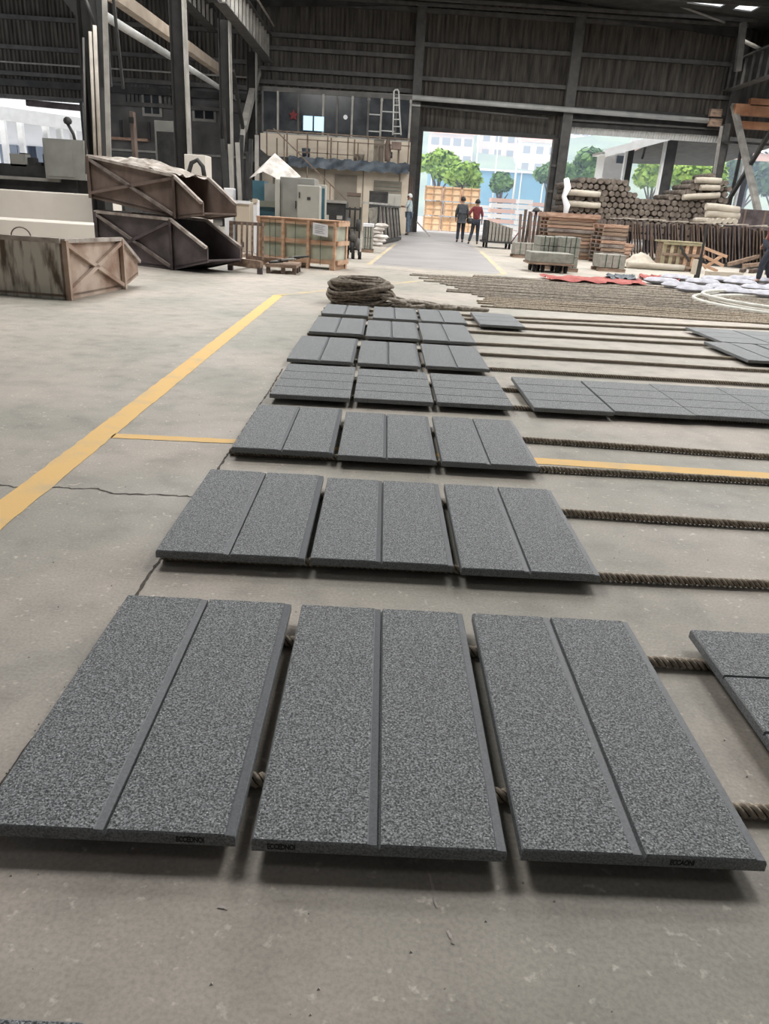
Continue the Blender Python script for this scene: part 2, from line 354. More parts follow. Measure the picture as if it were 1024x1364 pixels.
# ---- left crane runway: columns, beam, braces
CX = -6.5
for i, y in enumerate((18.4, 26., 33., 39.2)): hcol(CX, y, 0, 7.3, .42 if i else .3, .5, i > 0)
def crane_beam(x, y0, y1, z0, z1, side):
    root = bpy.data.objects.new('trim_crane_beam', None); col.objects.link(root); root.location = (x, y0, z0); root['kind'] = 'structure'
    MB().box((x-.02, y0, z0), (x+.02, y1, z1)).build('web', 'steel', root)
    MB().box((x-.22, y0, z0-.04), (x+.22, y1, z0)).build('flange', 'steel_mid', root)
    MB().box((x-.22, y0, z1), (x+.22, y1, z1+.04)).build('flange', 'steel_mid', root)
    MB().box((x-.05, y0, z1+.04), (x+.05, y1, z1+.16)).build('rail', 'steel', root)
    y = y0+.3
    while y < y1:
        MB().box((x, y, z0), (x+side*.13, y+.04, z1)).build('stiffener', 'steel_pale' if side > 0 else 'steel_mid', root); y += .8
    return root
b1 = crane_beam(-6.1, 30.2, 41.6, 7.3, 8.35, 1)
MB().tube([(-5.8, 30.2, 8.75), (-5.8, 41.3, 8.75)], .045, 8).build('handrail', 'girder_rail', b1)
MB().box((-6.5, 18, 7.25), (-6.1, 30.2, 8.3)).build('beam_run', 'steel', b1)
b2 = crane_beam(16.35, 30, 41.6, 7.35, 8.5, -1)
# second walkway further left, seen between the columns
b3 = crane_beam(-8.4, 31, 40, 8.15, 8.9, 1)
def rod(name, p, q, wd, mt, h=None, rnd_=False):
    o = (MB().tube([p, q], wd/2, 10) if rnd_ else MB().bar(p, q, wd, h or wd)).build(name, mt); return struct(o)
rod('trim_beam', atX(150, -8, -8.0), atX(331, 121, -8.0), .30, 'beige_beam', .34)
rod('trim_pipe', atX(138, 20, -7.6), atX(232, 78, -7.6), .22, 'pipe', rnd_=True)
rod('trim_pipe', atX(232, 78, -7.6), atX(330, 141, -7.6), .2, 'pipe', rnd_=True)
rod('trim_brace', atX(343, 95, CX), atX(324, 172, CX), .28, 'steel_pale', .3)
rod('trim_brace', atX(310, 94, CX), atX(327, 190, CX), .14, 'steel')
rod('trim_brace', atX(324, 172, CX), atX(318, 235, CX), .2, 'steel_pale')
rod('trim_brace', atX(337, 135, CX), atX(341, 215, CX), .12, 'steel_pale')
rod('trim_brace', atX(298, 145, CX), atX(304, 235, CX), .09, 'steel')
rod('trim_hanger', at(150, -10, 20), at(164, 118, 20), .06, 'steel')
# pipes running up the nearest column
for px0, px1, y0, wd in ((120, 128, 42, .07), (126, 134, 34, .08), (111, 115, 50, .05)):
    rod('trim_conduit', at(px0, y0, 18.05), at(px1, 232, 18.05), wd, 'girder_rail' if wd > .06 else 'steel_mid', rnd_=True)
rod('trim_conduit', at(126, 34, 18.05), at(112, -8, 18.05), .07, 'steel', rnd_=True)
p = at(139, -10, 18.0); q = at(146, 240, 18.0)
rod('trim_flange', p, q, .10, 'steel_pale', .04)  # light on the nearest column's flange edge, put in as a pale strip
# haunch plate at the top of the nearest column
struct(MB().prism([at(80, -6, 18.6), at(104, -6, 18.6), at(104, 26, 18.6)], (0, .05, 0)).build('trim_gusset', 'mach_dark'))
struct(MB().box((-6.75, 18.55, 3.2), (-6.15, 18.62, 7.3)).build('trim_column_plate', 'mach_dark'))

# ---- right side: column braces and outer bay
rod('trim_brace', atX(977, 140, 16.6), atX(1016, 310, 16.6), .26, 'steel_pale', .2)
rod('trim_brace', atX(1060, 120, 16.7), atX(962, 280, 16.7), .16, 'steel')
rod('trim_brace', at(905, 8, 40), at(965, 30, 40), .09, 'steel_pale', rnd_=True)
rod('trim_brace', at(985, 52, 39), at(1022, 70, 39), .16, 'steel_pale', rnd_=True)
rod('trim_post', at(990, 30, 38), at(982, 95, 38), .24, 'steel_mid')
rod('trim_post', at(968, 165, 41), at(950, 262, 41), .3, 'steel_mid')
rod('trim_post_edge', at(961, 168, 40.8), at(946, 262, 40.8), .12, 'steel_pale')
# outer bay roof and wall beyond the right column line
struct(MB().box((16.5, WY+.1, 5.4), (40, WY+.3, 10.4)).build('wall_right', 'wall'))
struct(MB().box((17.0, 30, 8.6), (40, WY, 8.75)).build('ceiling_right_bay', 'roof'))
for k in range(6):
    a = at(952, 146+5*(k % 2), 41.2-k*.0); 
for i, (x0, x1, y0, y1, Y) in enumerate(((948, 962, 144, 148, 41), (947, 962, 157, 161, 41), (981, 1040, 137, 149, 40.5), (984, 1040, 160, 163, 40.5), (1001, 1040, 130, 135, 40.5), (984, 1040, 164, 166.5, 40.3))):
    a = at(x0, y0, Y); b_ = at(x1, y1, Y)
    tag(MB().box((a.x, Y, b_.z-.25), (b_.x, Y+.3, a.z-.02)).build('timber_beam', 'wood_rack' if x0 > 970 else 'wood_old'), 'orange timber beam stored high under the right bay roof', 'timber', 'orange timbers on the high rack')
rk = thing('timber_rack', (18.8, 40.9, 0), 'dark steel rack carrying orange timbers high in the right bay', 'rack')
for x in (17.3, 21.6):
    MB().box((x, 40.85, 0), (x+.12, 41.0, 5.6)).build('upright', 'steel', rk)
MB().box((16.2, 40.4, 4.95), (22, 41.1, 5.05)).build('shelf', 'steel', rk)
# ---- roof with skylights
roof = bpy.data.objects.new('ceiling', None); col.objects.link(roof); roof.location = (5, 0, 10); roof['kind'] = 'structure'
def rz_(x): return 10.75-.062*abs(x-5)
XS = [(-30, -6.5), (-6.5, -1), (-1, 5), (5, 10.5), (10.5, 17), (17, 45)]
def roofq(x0, x1, y0, y1): MB().add([(x0, y0, rz_(x0)), (x1, y0, rz_(x1)), (x1, y1, rz_(x1)), (x0, y1, rz_(x0)), (x0, y0, rz_(x0)+.06), (x1, y0, rz_(x1)+.06), (x1, y1, rz_(x1)+.06), (x0, y1, rz_(x0)+.06)], [(0, 3, 2, 1), (4, 5, 6, 7), (0, 1, 5, 4), (1, 2, 6, 5), (2, 3, 7, 6), (3, 0, 4, 7)]).build('roof_panel', 'roof', roof)
for (x0, x1) in XS:
    if x0 == 10.5:
        roofq(10.5, 17, -8, 38.2); roofq(10.5, 17, 39.25, 42.3)
        for (xa, xb) in ((10.5, 12.8), (14.35, 14.9), (15.75, 17)): roofq(xa, xb, 38.2, 39.25)
    else: roofq(x0, x1, -8, 42.3)
for y in (30, 32, 34, 36, 37.4, 40, 41): MB().box((-6, y+.0, 9.9), (16.5, y+.12, 10.02)).build('purlin', 'steel_mid', roof)
for sgn in (0, 1):
    xa, xb = ((-6.5, 5), (5, 16.8))[sgn]
    for y in (34.9, 41.5): MB().bar((xa, y, rz_(xa)-.3), (xb, y, rz_(xb)-.3), .2, .4).build('rafter', 'steel', roof)
# far left bay wall is open; a side wall behind the camera's left closes the hall
struct(bx((-30.2, -8, 0), (-30, 12, 10)).build('wall_far_left', 'wall_low'))
struct(bx((-30, -8.2, 0), (45, -8, 10)).build('wall_rear', 'wall_low'))
# pipe along the wall under the sheets
pp = struct(MB().tube([at(352, 119, 41.3), at(553, 130, 41.3), at(945, 161, 41.3)], .12, 10).build('trim_pipe', 'pipe'))
struct(MB().tube([at(352, 127, 41.5), at(480, 134, 41.5), at(560, 141, 41.5)], .05, 8).build('trim_pipe', 'pipe'))
struct(MB().tube([at(560, 141, 41.5), at(730, 158, 41.5)], .05, 8).build('trim_pipe', 'steel_mid'))
for (a, b_) in (((80, -0), (0, 0)),): pass

# ================================================================== OFFICE ON THE LEFT
OY = 38.0
off = struct(bx((-6.1, OY, 0), (.95, OY+3.6, 2.72)).build('wall_office', 'cream'))
MB().box((-6.1, OY+.9, 2.98), (.95, OY+1.0, 4.0)).build('parapet_panel', 'cream', off)
for x in (-5.0, -3.9, -2.8, -1.7, -.6, .4): MB().box((x, OY+.86, 3.02), (x+.05, OY+.9, 3.98)).build('panel_joint', 'rail_brown', off)
MB().box((-6.1, OY-.5, 2.72), (.98, OY+3.6, 2.98)).build('balcony_deck', 'steel', off)
for x in (-4.6, -3.0, -1.2, .5): MB().box((x, OY-.03, .02), (x+.05, OY, 2.7)).build('panel_joint', 'cream_door', off)
# blue tarpaulin draped over the balcony edge
tv = []; tf = []; nX = 60
for i in range(nX+1):
    x = -4.6+5.5*i/nX
    for j in range(5):
        z = 3.02-.11*j+.03*sin(i*.9)+.02*sin(i*2.3+j); tv.append((x, OY-.56-.04*sin(i*.55+j*1.2)-.02*j, z))
for i in range(nX):
    for j in range(4): tf.append((i*5+j, i*5+5+j, i*5+6+j, i*5+1+j))
tag(MB().add(tv, tf, 0, True).build('tarpaulin', 'tarp_blue'), 'dark blue tarpaulin hung along the office balcony edge', 'tarpaulin')
# upper glazed room
MB().box((-6.0, OY+1.05, 4.0), (.9, OY+1.12, 4.08)).build('sill', 'steel_pale', off)
MB().box((-6.0, OY+1.05, 5.75), (.9, OY+1.15, 5.95)).build('head_beam', 'steel_mid', off)
MB().box((-6.0, OY+3.2, 2.98), (.9, OY+3.3, 5.9)).build('back_panel', 'panel', off)
gx = [-6.0, -5.3, -4.35, -3.2, -2.55, -1.85, -1.1, -.5, .2, .85]
for i in range(9):
    o = MB().box((gx[i]+.05, OY+1.08, 4.08), (gx[i+1]-.05, OY+1.1, 5.75)).build('window_pane', 'glass', off)
for i, x in enumerate(gx): MB().box((x-.045, OY+1.02, 4.05), (x+.045, OY+1.12, 5.78)).build('mullion', 'steel_pale' if i % 2 else 'steel_mid', off)
for (i, z) in ((6, 4.35), (6, 5.05), (7, 5.2), (7, 4.4)): MB().box((gx[i], OY+1.04, z), (gx[i+1], OY+1.1, z+.05)).build('glazing_bar', 'pipe', off)
def emis(name, c, s):
    m = bpy.data.materials.new(name); m.use_nodes = True; b = m.node_tree.nodes['Principled BSDF']
    b.inputs['Base Color'].default_value = (*c, 1); b.inputs['Emission Color'].default_value = (*c, 1); b.inputs['Emission Strength'].default_value = s; return m
M['daywin'] = emis('daylit_window', (.55, .8, .95), .75)
a = at(404, 154, OY+1.02); b_ = at(431, 175, OY+1.02)
dw = MB().box((a.x, OY+1.0, b_.z), ((a.x+b_.x)/2-.05, OY+1.03, a.z)).build('lit_window', 'daywin', off)
MB().box(((a.x+b_.x)/2+.03, OY+1.0, b_.z), (b_.x, OY+1.03, a.z)).build('lit_window', 'daywin', off)
a = at(385, 149, OY+1); b_ = at(397, 158, OY+1)
tag(MB().prism([((a.x+b_.x)/2+(.25 if k % 2 == 0 else .12)*sin(k*pi/5), OY+.98, (a.z+b_.z)/2+(.25 if k % 2 == 0 else .12)*cos(k*pi/5)) for k in range(10)], (0, .02, 0)).build('star_ornament', 'maroon'), 'small dark red ornament hung in the upper office window', 'ornament')
a = at(460, 156, OY+1)
tag(MB().tube([a, a+V((0, .06, 0))], .1, 14).build('wall_clock', 'paper'), 'small round white clock in the upper office window', 'clock')
# balcony rail
rl = struct(MB().box((-5.6, OY-.45, 4.0), (.9, OY-.4, 4.05)).build('balcony_rail', 'rail_brown'))
MB().box((-4.2, OY-.45, 3.72), (.9, OY-.41, 3.76)).build('rail_bar', 'rail_brown', rl)
MB().box((-4.2, OY-.45, 3.2), (-1.2, OY-.41, 3.24)).build('rail_bar', 'rail_brown', rl)
x = -5.6
i = 0
while x < .95:
    MB().box((x-.03, OY-.45, 2.98), (x+.03, OY-.4, 4.0 if i % 2 == 0 else 3.74)).build('rail_post', 'rail_brown', rl); x += .46; i += 1
# things leaning on the balcony
tag(bx((-.75, OY-.3, 2.98), (-.28, OY-.15, 3.95)).build('brown_board', 'cream_door'), 'brown board standing on the balcony under the ladder', 'board')
a = thing('hanging_coat', (-.1, OY-.3, 2.98), 'dark brown coat and bag hanging on the balcony rail', 'coat')
MB().tube([(-.1, OY-.5, 3.05), (-.08, OY-.5, 3.3), (-.12, OY-.5, 3.7), (-.1, OY-.5, 4.05)], [.12, .17, .14, .05], 9).build('cloth', 'rust', a)
MB().tube([(.05, OY-.52, 3.2), (.06, OY-.52, 3.45)], [.08, .06], 8).build('bag', 'mach_dark', a)
a = thing('water_bucket', (-1.4, OY-.2, 2.98), 'low grey basket on the balcony floor', 'basket')
MB().tube([(-1.4, OY-.1, 2.98), (-1.4, OY-.1, 3.3)], [.2, .25], 12).build('shell', 'cream_door', a)
a = thing('blue_bucket', (-3.85, OY-.2, 2.98), 'dark blue bucket beside the top of the stair', 'bucket')
MB().tube([(-3.85, OY-.1, 2.98), (-3.85, OY-.1, 3.4)], [.16, .2], 12).build('shell', 'tarp_blue', a)
# ladder leaning at the balcony
lad = thing('ladder', (.1, OY-.6, 3.2), 'pale aluminium ladder with rounded top leaning above the balcony', 'ladder')
LT = [at(523, 180, 37.4), at(524, 150, 37.4), at(524.5, 122, 37.4)]; RT = [at(534, 180, 37.4), at(532, 150, 37.4), at(531, 122, 37.4)]
MB().tube([LT[0], LT[1], LT[2], LT[2]+V((.05, 0, .07)), RT[2]+V((-.05, 0, .07)), RT[2], RT[1], RT[0]], .035, 8).build('side_rails', 'pipe', lad)
for k in range(6):
    t = k/5.5; y = 178-t*52
    MB().tube([at(523.3+t*1.2, y, 37.4), at(533.7-t*2.6, y, 37.4)], .025, 6).build('rung', 'pipe', lad)
MB().box((.05, OY-.85, 3.55), (.5, OY-.45, 3.85)).build('platform_box', 'rust', lad)
# stair down to the left
st = thing('outdoor_stair', (-4.6, OY-1.4, 0), 'dark steel stair falling from the office balcony', 'stairs')
p0 = V((-6.0, OY-1.4, 3.0)); p1 = V((-1.9, OY-1.4, .2)); nst = 14
for s_ in (-.45, .45): MB().bar(p0+V((0, s_, 0)), p1+V((0, s_, 0)), .06, .55).build('stringer', 'mach_dark', st)
for k in range(nst):
    t = (k+.5)/nst; c = p0.lerp(p1, t); MB().box((c.x-.14, c.y-.45, c.z), (c.x+.14, c.y+.45, c.z+.05)).build('tread', 'mach_dark', st)
MB().bar(p0+V((.9, -.45, 1.0)), p1+V((.2, -.45, 1.0)), .05, .05).build('handrail', 'rail_brown', st)
for t in (.25, .5, .75, 1): c = p0.lerp(p1, t)+V((.35, -.45, 0)); MB().box((c.x-.02, c.y-.02, c.z-.1), (c.x+.02, c.y+.02, c.z+1.0)).build('baluster', 'rail_brown', st)
MB().box((-6.4, OY-1.9, 2.95), (-5.6, OY-.5, 3.02)).build('landing', 'mach_dark', st)
for xx in (-6.3, -5.7): MB().box((xx, OY-1.9, 0), (xx+.1, OY-1.8, 2.95)).build('support_post', 'mach_dark', st)
# doors and boards low on the office wall
def face(name, x0, y0, x1, y1, Y, th, mt, parent=None):
    a = at(x0, y0, Y); b_ = at(x1, y1, Y); return MB().box((a.x, Y, b_.z), (b_.x, Y+th, a.z)).build(name, mt, parent)
d = struct(face('door_2', 446, 232, 473, 300, OY-.08, .07, 'cream_door'))
face('door_panel', 449, 235, 470, 270, OY-.1, .02, 'cream_door', d)
d = struct(face('window_1', 498, 240, 534, 262, OY-.06, .05, 'cream_door'))
for k in range(4): face('shutter_slat', 499.5, 241.5+5*k, 532.5, 244.8+5*k, OY-.09, .03, 'mach_green', d)

# ================================================================== FLOOR MARKS
def strip(name, pts, wd, mt, z=.0018, jag=0.):
    vs = []; fs = []; rr = random.Random(len(pts)*7+int(wd*1000)); out = []
    for i, p in enumerate(pts):
        p = V((p[0], p[1])); a = V(pts[max(i-1, 0)][:2]); b_ = V(pts[min(i+1, len(pts)-1)][:2]); d = (b_-a).normalized(); n = V((-d.y, d.x))
        w0 = wd/2*(1+rr.uniform(-jag, jag)); w1 = wd/2*(1+rr.uniform(-jag, jag))
        vs += [(*(p+n*w0), z), (*(p-n*w1), z)]
    for i in range(len(pts)-1): fs.append((2*i, 2*i+1, 2*i+3, 2*i+2))
    o = MB().add(vs, fs).build(name, mt); return struct(o)
def sub(a, b, n): return [(a[0]+(b[0]-a[0])*i/n, a[1]+(b[1]-a[1])*i/n) for i in range(n+1)]
strip('floor_line', sub((-1.31, 1.2), (-1.29, 9.62), 160), .122, 'yellow', jag=.06)
strip('floor_line', sub((-1.25, 3.425), (-.66, 3.44), 24), .070, 'yellow', jag=.1)
strip('floor_line', sub((.70, 3.40), (2.6, 3.34), 60), .095, 'yellow', jag=.06)
strip('floor_line', sub((-.62, 3.43), (.7, 3.39), 40), .05, 'yellow', jag=.1)
strip('floor_line', sub((-1.29, 9.6), (.66, 12.9), 60), .10, 'yellow_pale', jag=.25)
strip('floor_line', sub((.66, 12.9), (2.41, 15.5), 40), .07, 'yellow_pale', jag=.25)
strip('floor_line', sub((2.41, 15.5), (3.0, 24.5), 40), .12, 'yellow_pale', jag=.2)
strip('floor_line', sub((-.30, 15.9), (.35, 26.5), 40), .10, 'yellow_pale', jag=.25)
struct(MB().add([(-.30, 15.9, .0008), (2.40, 15.5, .0008), (3.9, 41.9, .0008), (.9, 41.9, .0008)], [(0, 1, 2, 3)]).build('floor_lane', 'lane'))
rc = random.Random(5)
def crack(a, b, n, j, wd, mt='crack'):
    pts = sub(a, b, n); k = 0.; o = []
    for p in pts: k = k*.7+rc.uniform(-j, j); o.append((p[0]+k*.6, p[1]+k))
    strip('floor_crack', o, wd, mt, .0012, .8)
crack((-1.9, 2.72), (-.68, 2.70), 60, .012, .008)
crack((-.665, 1.9), (-.665, 5.2), 150, .003, .009)
crack((-.69, 1.0), (-.675, 1.9), 60, .003, .006)
crack((-3.2, 15.5), (2.6, 14.2), 60, .03, .025)
crack((-2.5, 16.8), (3.2, 15.9), 60, .03, .02)
cr = MB(); rr = random.Random(11)                       # crumbs along the joint
for i in range(260):
    y = rr.uniform(1.0, 1.85) if i < 130 else rr.uniform(1.9, 5.2); x = -.682+rr.gauss(0, .007 if i < 130 else .004)+(.018 if i >= 130 else 0); s_ = rr.uniform(.0006, .0019)
    cr.add([(x-s_, y-s_, 0), (x+s_, y-s_*.6, 0), (x+s_*.3, y+s_, 0), (x, y, s_*1.3)], [(0, 1, 3), (1, 2, 3), (2, 0, 3), (0, 2, 1)])
o = cr.build('grit', 'crack'); o['kind'] = 'stuff'; o['label'] = 'brown grit in the floor joint beside the slabs'; o['category'] = 'grit'
cr = MB()
for i in range(600):
    x = rr.uniform(-2.2, 2.2); y = .4+6.5*rr.random()**2; s_ = rr.uniform(.001, .0035)
    cr.add([(x-s_, y-s_, 0), (x+s_, y-s_*.6, 0), (x+s_*.3, y+s_, 0), (x, y, s_)], [(0, 1, 3), (1, 2, 3), (2, 0, 3), (0, 2, 1)])
o = cr.build('floor_litter', 'chalk'); o['kind'] = 'stuff'; o['label'] = 'fine stone chips scattered over the concrete'; o['category'] = 'chips'
for pts in ([(604, 1112), (612, 1095)], [(604, 1114), (650, 1134)], [(556, 1080), (576, 1096)], [(572, 1165), (582, 1210)], [(45, 1130), (60, 1108)], [(596, 1240), (604, 1258)], [(290, 1208), (303, 1211)]):
    g_ = [G(*p)[:2] for p in pts]; strip('chalk_mark', sub(g_[0], g_[1], 6), .004, 'chalk', .0015, .6)

# ================================================================== GRANITE SLABS
ZB, ZT = .030, .055
def slab(x0, x1, y0, y1, kind, label, zt=ZT, zb=ZB, mark=None, nose=0, rz=0, loc=None):
    root = thing('granite_slab', ((x0+x1)/2, (y0+y1)/2, zb), label, 'slab', 'granite slabs laid out on ropes')
    mb = MB(); W_ = x1-x0; D = y1-y0; c = .003
    # profile of strips across the slab: (t0, t1, z, material)
    along = kind in ('long', 'plain')                  # grooves run away from the camera
    S = W_ if along else D
    if kind == 'long': cuts = [S*.496]; edge = True
    elif kind == 'cross': cuts = [S*.235, S*.475, S*.735]; edge = False
    elif kind == 'cross2': cuts = [S*.34, S*.67]; edge = False
    else: cuts = []; edge = False
    prof = [(0., zt-c)]; mats_ = []
    prof.append((c, zt)); mats_.append(2)
    band = .020 if along else .006
    for k in cuts:
        prof += [(k-band, zt)]; mats_.append(0)
        prof += [(k-band+.0022, zt-.0022)]; mats_.append(3 if along else 1)
        prof += [(k-.0035, zt-.0030)]; mats_.append(1)
        prof += [(k-.003, zt-.010)]; mats_.append(2)
        prof += [(k+.002, zt-.010)]; mats_.append(2)
        prof += [(k+.0035, zt)]; mats_.append(2)
    if edge:
        prof += [(S-.019, zt)]; mats_.append(0)
        prof += [(S-.017, zt-.0025)]; mats_.append(1)
        prof += [(S-.002, zt-.0035)]; mats_.append(1)
        prof += [(S, zt-.006)]; mats_.append(3)
    else:
        prof += [(S-c, zt)]; mats_.append(0)
        prof += [(S, zt-c)]; mats_.append(2)
    T = D if along else W_
    def P(t, u, z): return (x0+t, y0+u, z) if along else (x0+u, y0+t, z)
    n = len(prof); vs = []
    us = [(0, -c), (c, 0), (T-c, 0), (T, -c)]
    for (u, dz) in us:
        for (t, z) in prof: vs.append(P(t, u, max(z+dz, zt-.011)))
    fs = []; mi = []
    flip = not along
    for r_ in range(3):
        for i in range(n-1):
            q = (r_*n+i, r_*n+i+1, (r_+1)*n+i+1, (r_+1)*n+i)
            fs.append(q[::-1] if flip else q); mi.append(mats_[i] if r_ == 1 else 2)
    b0 = len(vs); vs += [P(0, 0, zb), P(S, 0, zb), P(S, T, zb), P(0, T, zb)]
    A = list(range(n)); fs.append(([b0, b0+1]+A[::-1]) if not flip else ([b0, b0+1]+A[::-1])[::-1]); mi.append(2)
    Bk = [3*n+i for i in range(n)]; q = [b0+3]+Bk+[b0+2]; fs.append(q if not flip else q[::-1]); mi.append(2)
    q = [b0]+[k*n for k in range(4)]+[b0+3]; fs.append(q if not flip else q[::-1]); mi.append(2)
    q = [b0+1, b0+2]+[k*n+n-1 for k in range(3, -1, -1)]; fs.append(q if not flip else q[::-1]); mi.append(2)
    q = [b0, b0+3, b0+2, b0+1]; fs.append(q if not flip else q[::-1]); mi.append(2)
    base = len(mb.v); mb.v += [V(p) for p in vs]; mb.f += [list(f) for f in fs]; mb.mi += mi; mb.sm += [False]*len(fs)
    mb.build('stone', ['granite', 'granite_cut', 'granite_side', 'arris'], root)
    if mark:
        u0, wd, txt = mark
        cu = bpy.data.curves.new('stencil_mark', 'FONT'); cu.body = txt; cu.size = .0165; cu.space_character = .95; cu.extrude = .0002; cu.offset = .0007; cu.align_x = 'CENTER'; cu.align_y = 'CENTER'
        to = bpy.data.objects.new('stencil_mark', cu); col.objects.link(to); to.parent = root; cu.materials.append(M['ink'])
        to.location = V((x0+u0, y0-.0004, (zb+zt)/2-.001))-root.location; to.rotation_euler = (R(90), 0, 0); to.scale = (wd, 1, 1); to['label'] = 'black stencilled code on the front edge'
    return root
mark_ = 'ECCEDNOI'
ROWS = [
 ('the row nearest the camera', 'long', [(-.656, -.205, .985, 1.811), (-.176, .270, .978, 1.807), (.297, .732, .983, 1.807)]),
 ('the second row from the camera', 'long', [(-.662, -.199, 2.097, 2.876), (-.181, .270, 2.101, 2.853), (.293, .731, 2.086, 2.853)]),
 ('the third row from the camera', 'long', [(-.636, -.183, 3.185, 3.969), (-.160, .282, 3.155, 3.917), (.305, .742, 3.147, 3.924)]),
 ('the fourth row, with cross grooves', 'cross', [(-.618, -.156, 4.222, 5.12), (-.133, .331, 4.237, 5.085), (.354, .80, 4.25, 5.07)]),
 ('the fifth row from the camera', 'long', [(-.652, -.182, 5.30, 6.32), (-.150, .302, 5.29, 6.25), (.34, .80, 5.33, 6.26)]),
 ('the sixth row from the camera', 'long', [(-.62, -.146, 6.58, 7.53), (-.125, .346, 6.50, 7.48), (.37, .83, 6.48, 7.50)]),
 ('the last row, beside the rope heap', 'long', [(-.61, -.132, 7.79, 8.56), (-.085, .38, 7.68, 8.59), (.41, .875, 7.66, 8.60)]),
]
WHO = ('left', 'middle', 'right')
MK = {(0, 0): (.372, .62, mark_), (0, 1): (.052, .62, 'ECCEDNOI'), (0, 2): (.285, .62, 'ECCAONI')}
for ri, (where, kind, L3) in enumerate(ROWS):
    for ci, (x0, x1, y0, y1) in enumerate(L3):
        slab(x0, x1, y0, y1, kind, 'grey granite slab with %s grooves, %s one in %s' % ('a middle' if kind == 'long' else 'three', WHO[ci], where) if kind == 'long' else 'grey granite slab with three thin grooves, %s one in the fourth row' % WHO[ci], mark=MK.get((ri, ci)))
for i, (x0, x1, y0, y1) in enumerate(((.92, 1.39, 4.25, 5.11), (1.404, 1.88, 4.275, 5.117), (1.885, 2.355, 4.29, 5.14), (2.36, 2.82, 4.30, 5.15))):
    slab(x0, x1, y0, y1, 'cross', 'thin-grooved grey slab of the right-hand four abreast, %s' % ('first from their left', 'second from their left', 'third from their left', 'cut by the right frame edge')[i])
slab(1.0, 1.455, 7.65, 8.59, 'cross2', 'single grooved slab lying apart, right of the last row')
slab(3.36, 3.86, 7.40, 8.38, 'cross2', 'far right slab, back left of the small group by the hose')
slab(3.88, 4.38, 7.40, 8.38, 'cross2', 'far right slab, back right of the small group by the hose')
slab(3.16, 3.66, 6.40, 7.36, 'long', 'far right slab, front left of the small group by the hose')
slab(3.68, 4.18, 6.40, 7.36, 'long', 'far right slab, front right of the small group by the hose')
slab(.897, 1.40, .95, 1.778, 'cross', 'cross-grooved slab cut by the right edge, nearest row')
slab(-1.0, -.346, -.25, .661, 'plain', 'dark slab corner at the very bottom left of the picture')

# ================================================================== ROPES
def ropepts(x0, x1, y0, y1, z, step, wob, rg):
    n = max(2, int(abs(x1-x0)/step)); a, b_, c_, d = rg.uniform(0, 6), rg.uniform(0, 6), rg.uniform(.5, 1), rg.uniform(1.5, 3)
    return [V((x0+(x1-x0)*i/n, y0+(y1-y0)*i/n+wob*(sin(a+c_*(x0+(x1-x0)*i/n)*1.3)+.4*sin(b_+d*(x0+(x1-x0)*i/n)*2)), z)) for i in range(n+1)]
rg = random.Random(21)
def rope(x0, x1, y0, y1, label, r=.0145, step=.0055, n=15, wob=.006, mt='rope', group=None, lobes=3):
    o = MB().tube(ropepts(x0, x1, y0, y1, r*1.02, step, wob, rg), r, n, lobes=lobes, amp=.40, pitch=.054*r/.0145 if lobes else 0, valley=bool(lobes)).build('rope', [mt, 'rope_groove_shade'] if lobes else mt); return tag(o, label, 'rope', group)
RP = [(1.165, 1.125, 1.25, 'twisted rope under the near edge of the nearest slab row'),
      (1.675, 1.655, 1.35, 'twisted rope under the far part of the nearest slab row'),
      (2.15, 2.175, 2.1, 'twisted rope leaving the second slab row at its near edge'),
      (2.735, 2.66, 2.4, 'frayed twisted rope leaving the second slab row at its far part'),
      (3.235, 3.235, 2.8, 'twisted rope lying along the yellow line on the right'),
      (3.74, 3.60, 2.8, 'twisted rope just beyond the yellow line on the right')]
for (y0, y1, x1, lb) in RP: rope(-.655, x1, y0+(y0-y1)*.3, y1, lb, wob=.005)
RP2 = [(4.42, 4.36, 'rope under the near edge of the three-groove row'), (4.86, 4.86, 'rope under the far part of the three-groove row'),
       (5.555, 5.54, 'rope leaving the fifth slab row at its near edge'), (6.15, 6.155, 'rope leaving the fifth slab row at its far part'),
       (6.70, 6.64, 'knobbly rope leaving the sixth slab row at its near part'), (7.37, 7.39, 'rope leaving the sixth slab row at its far edge'),
       (7.80, 7.82, 'rope leaving the last slab row at its near edge'), (8.15, 8.62, 'rope slanting out below the single apart slab'), (8.47, 9.02, 'rope slanting out above the single apart slab')]
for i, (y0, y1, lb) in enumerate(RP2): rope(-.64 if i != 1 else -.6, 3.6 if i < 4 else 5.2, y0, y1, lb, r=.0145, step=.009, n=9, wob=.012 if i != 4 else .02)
for k in range(22):                                    # the dense field of ropes behind
    t = k/21; y = 9.5+4.9*t**1.15
    if y < 10.3: xs = 1.33-.19*(y-9.6)
    else: xs = 1.17-.185*(y-10.3)
    xs += rg.uniform(-.12, .28)+(1.1 if t > .93 else 0)
    rope(xs, 8.6+2.2*t, y+.15, y-.05+rg.uniform(-.03, .03), ordn(k)+' rope from the near edge of the dense rope field', r=.0135, step=.05, n=7, wob=.030, lobes=0, mt='rope_pale' if k > 5 else 'rope', group='ropes laid side by side')
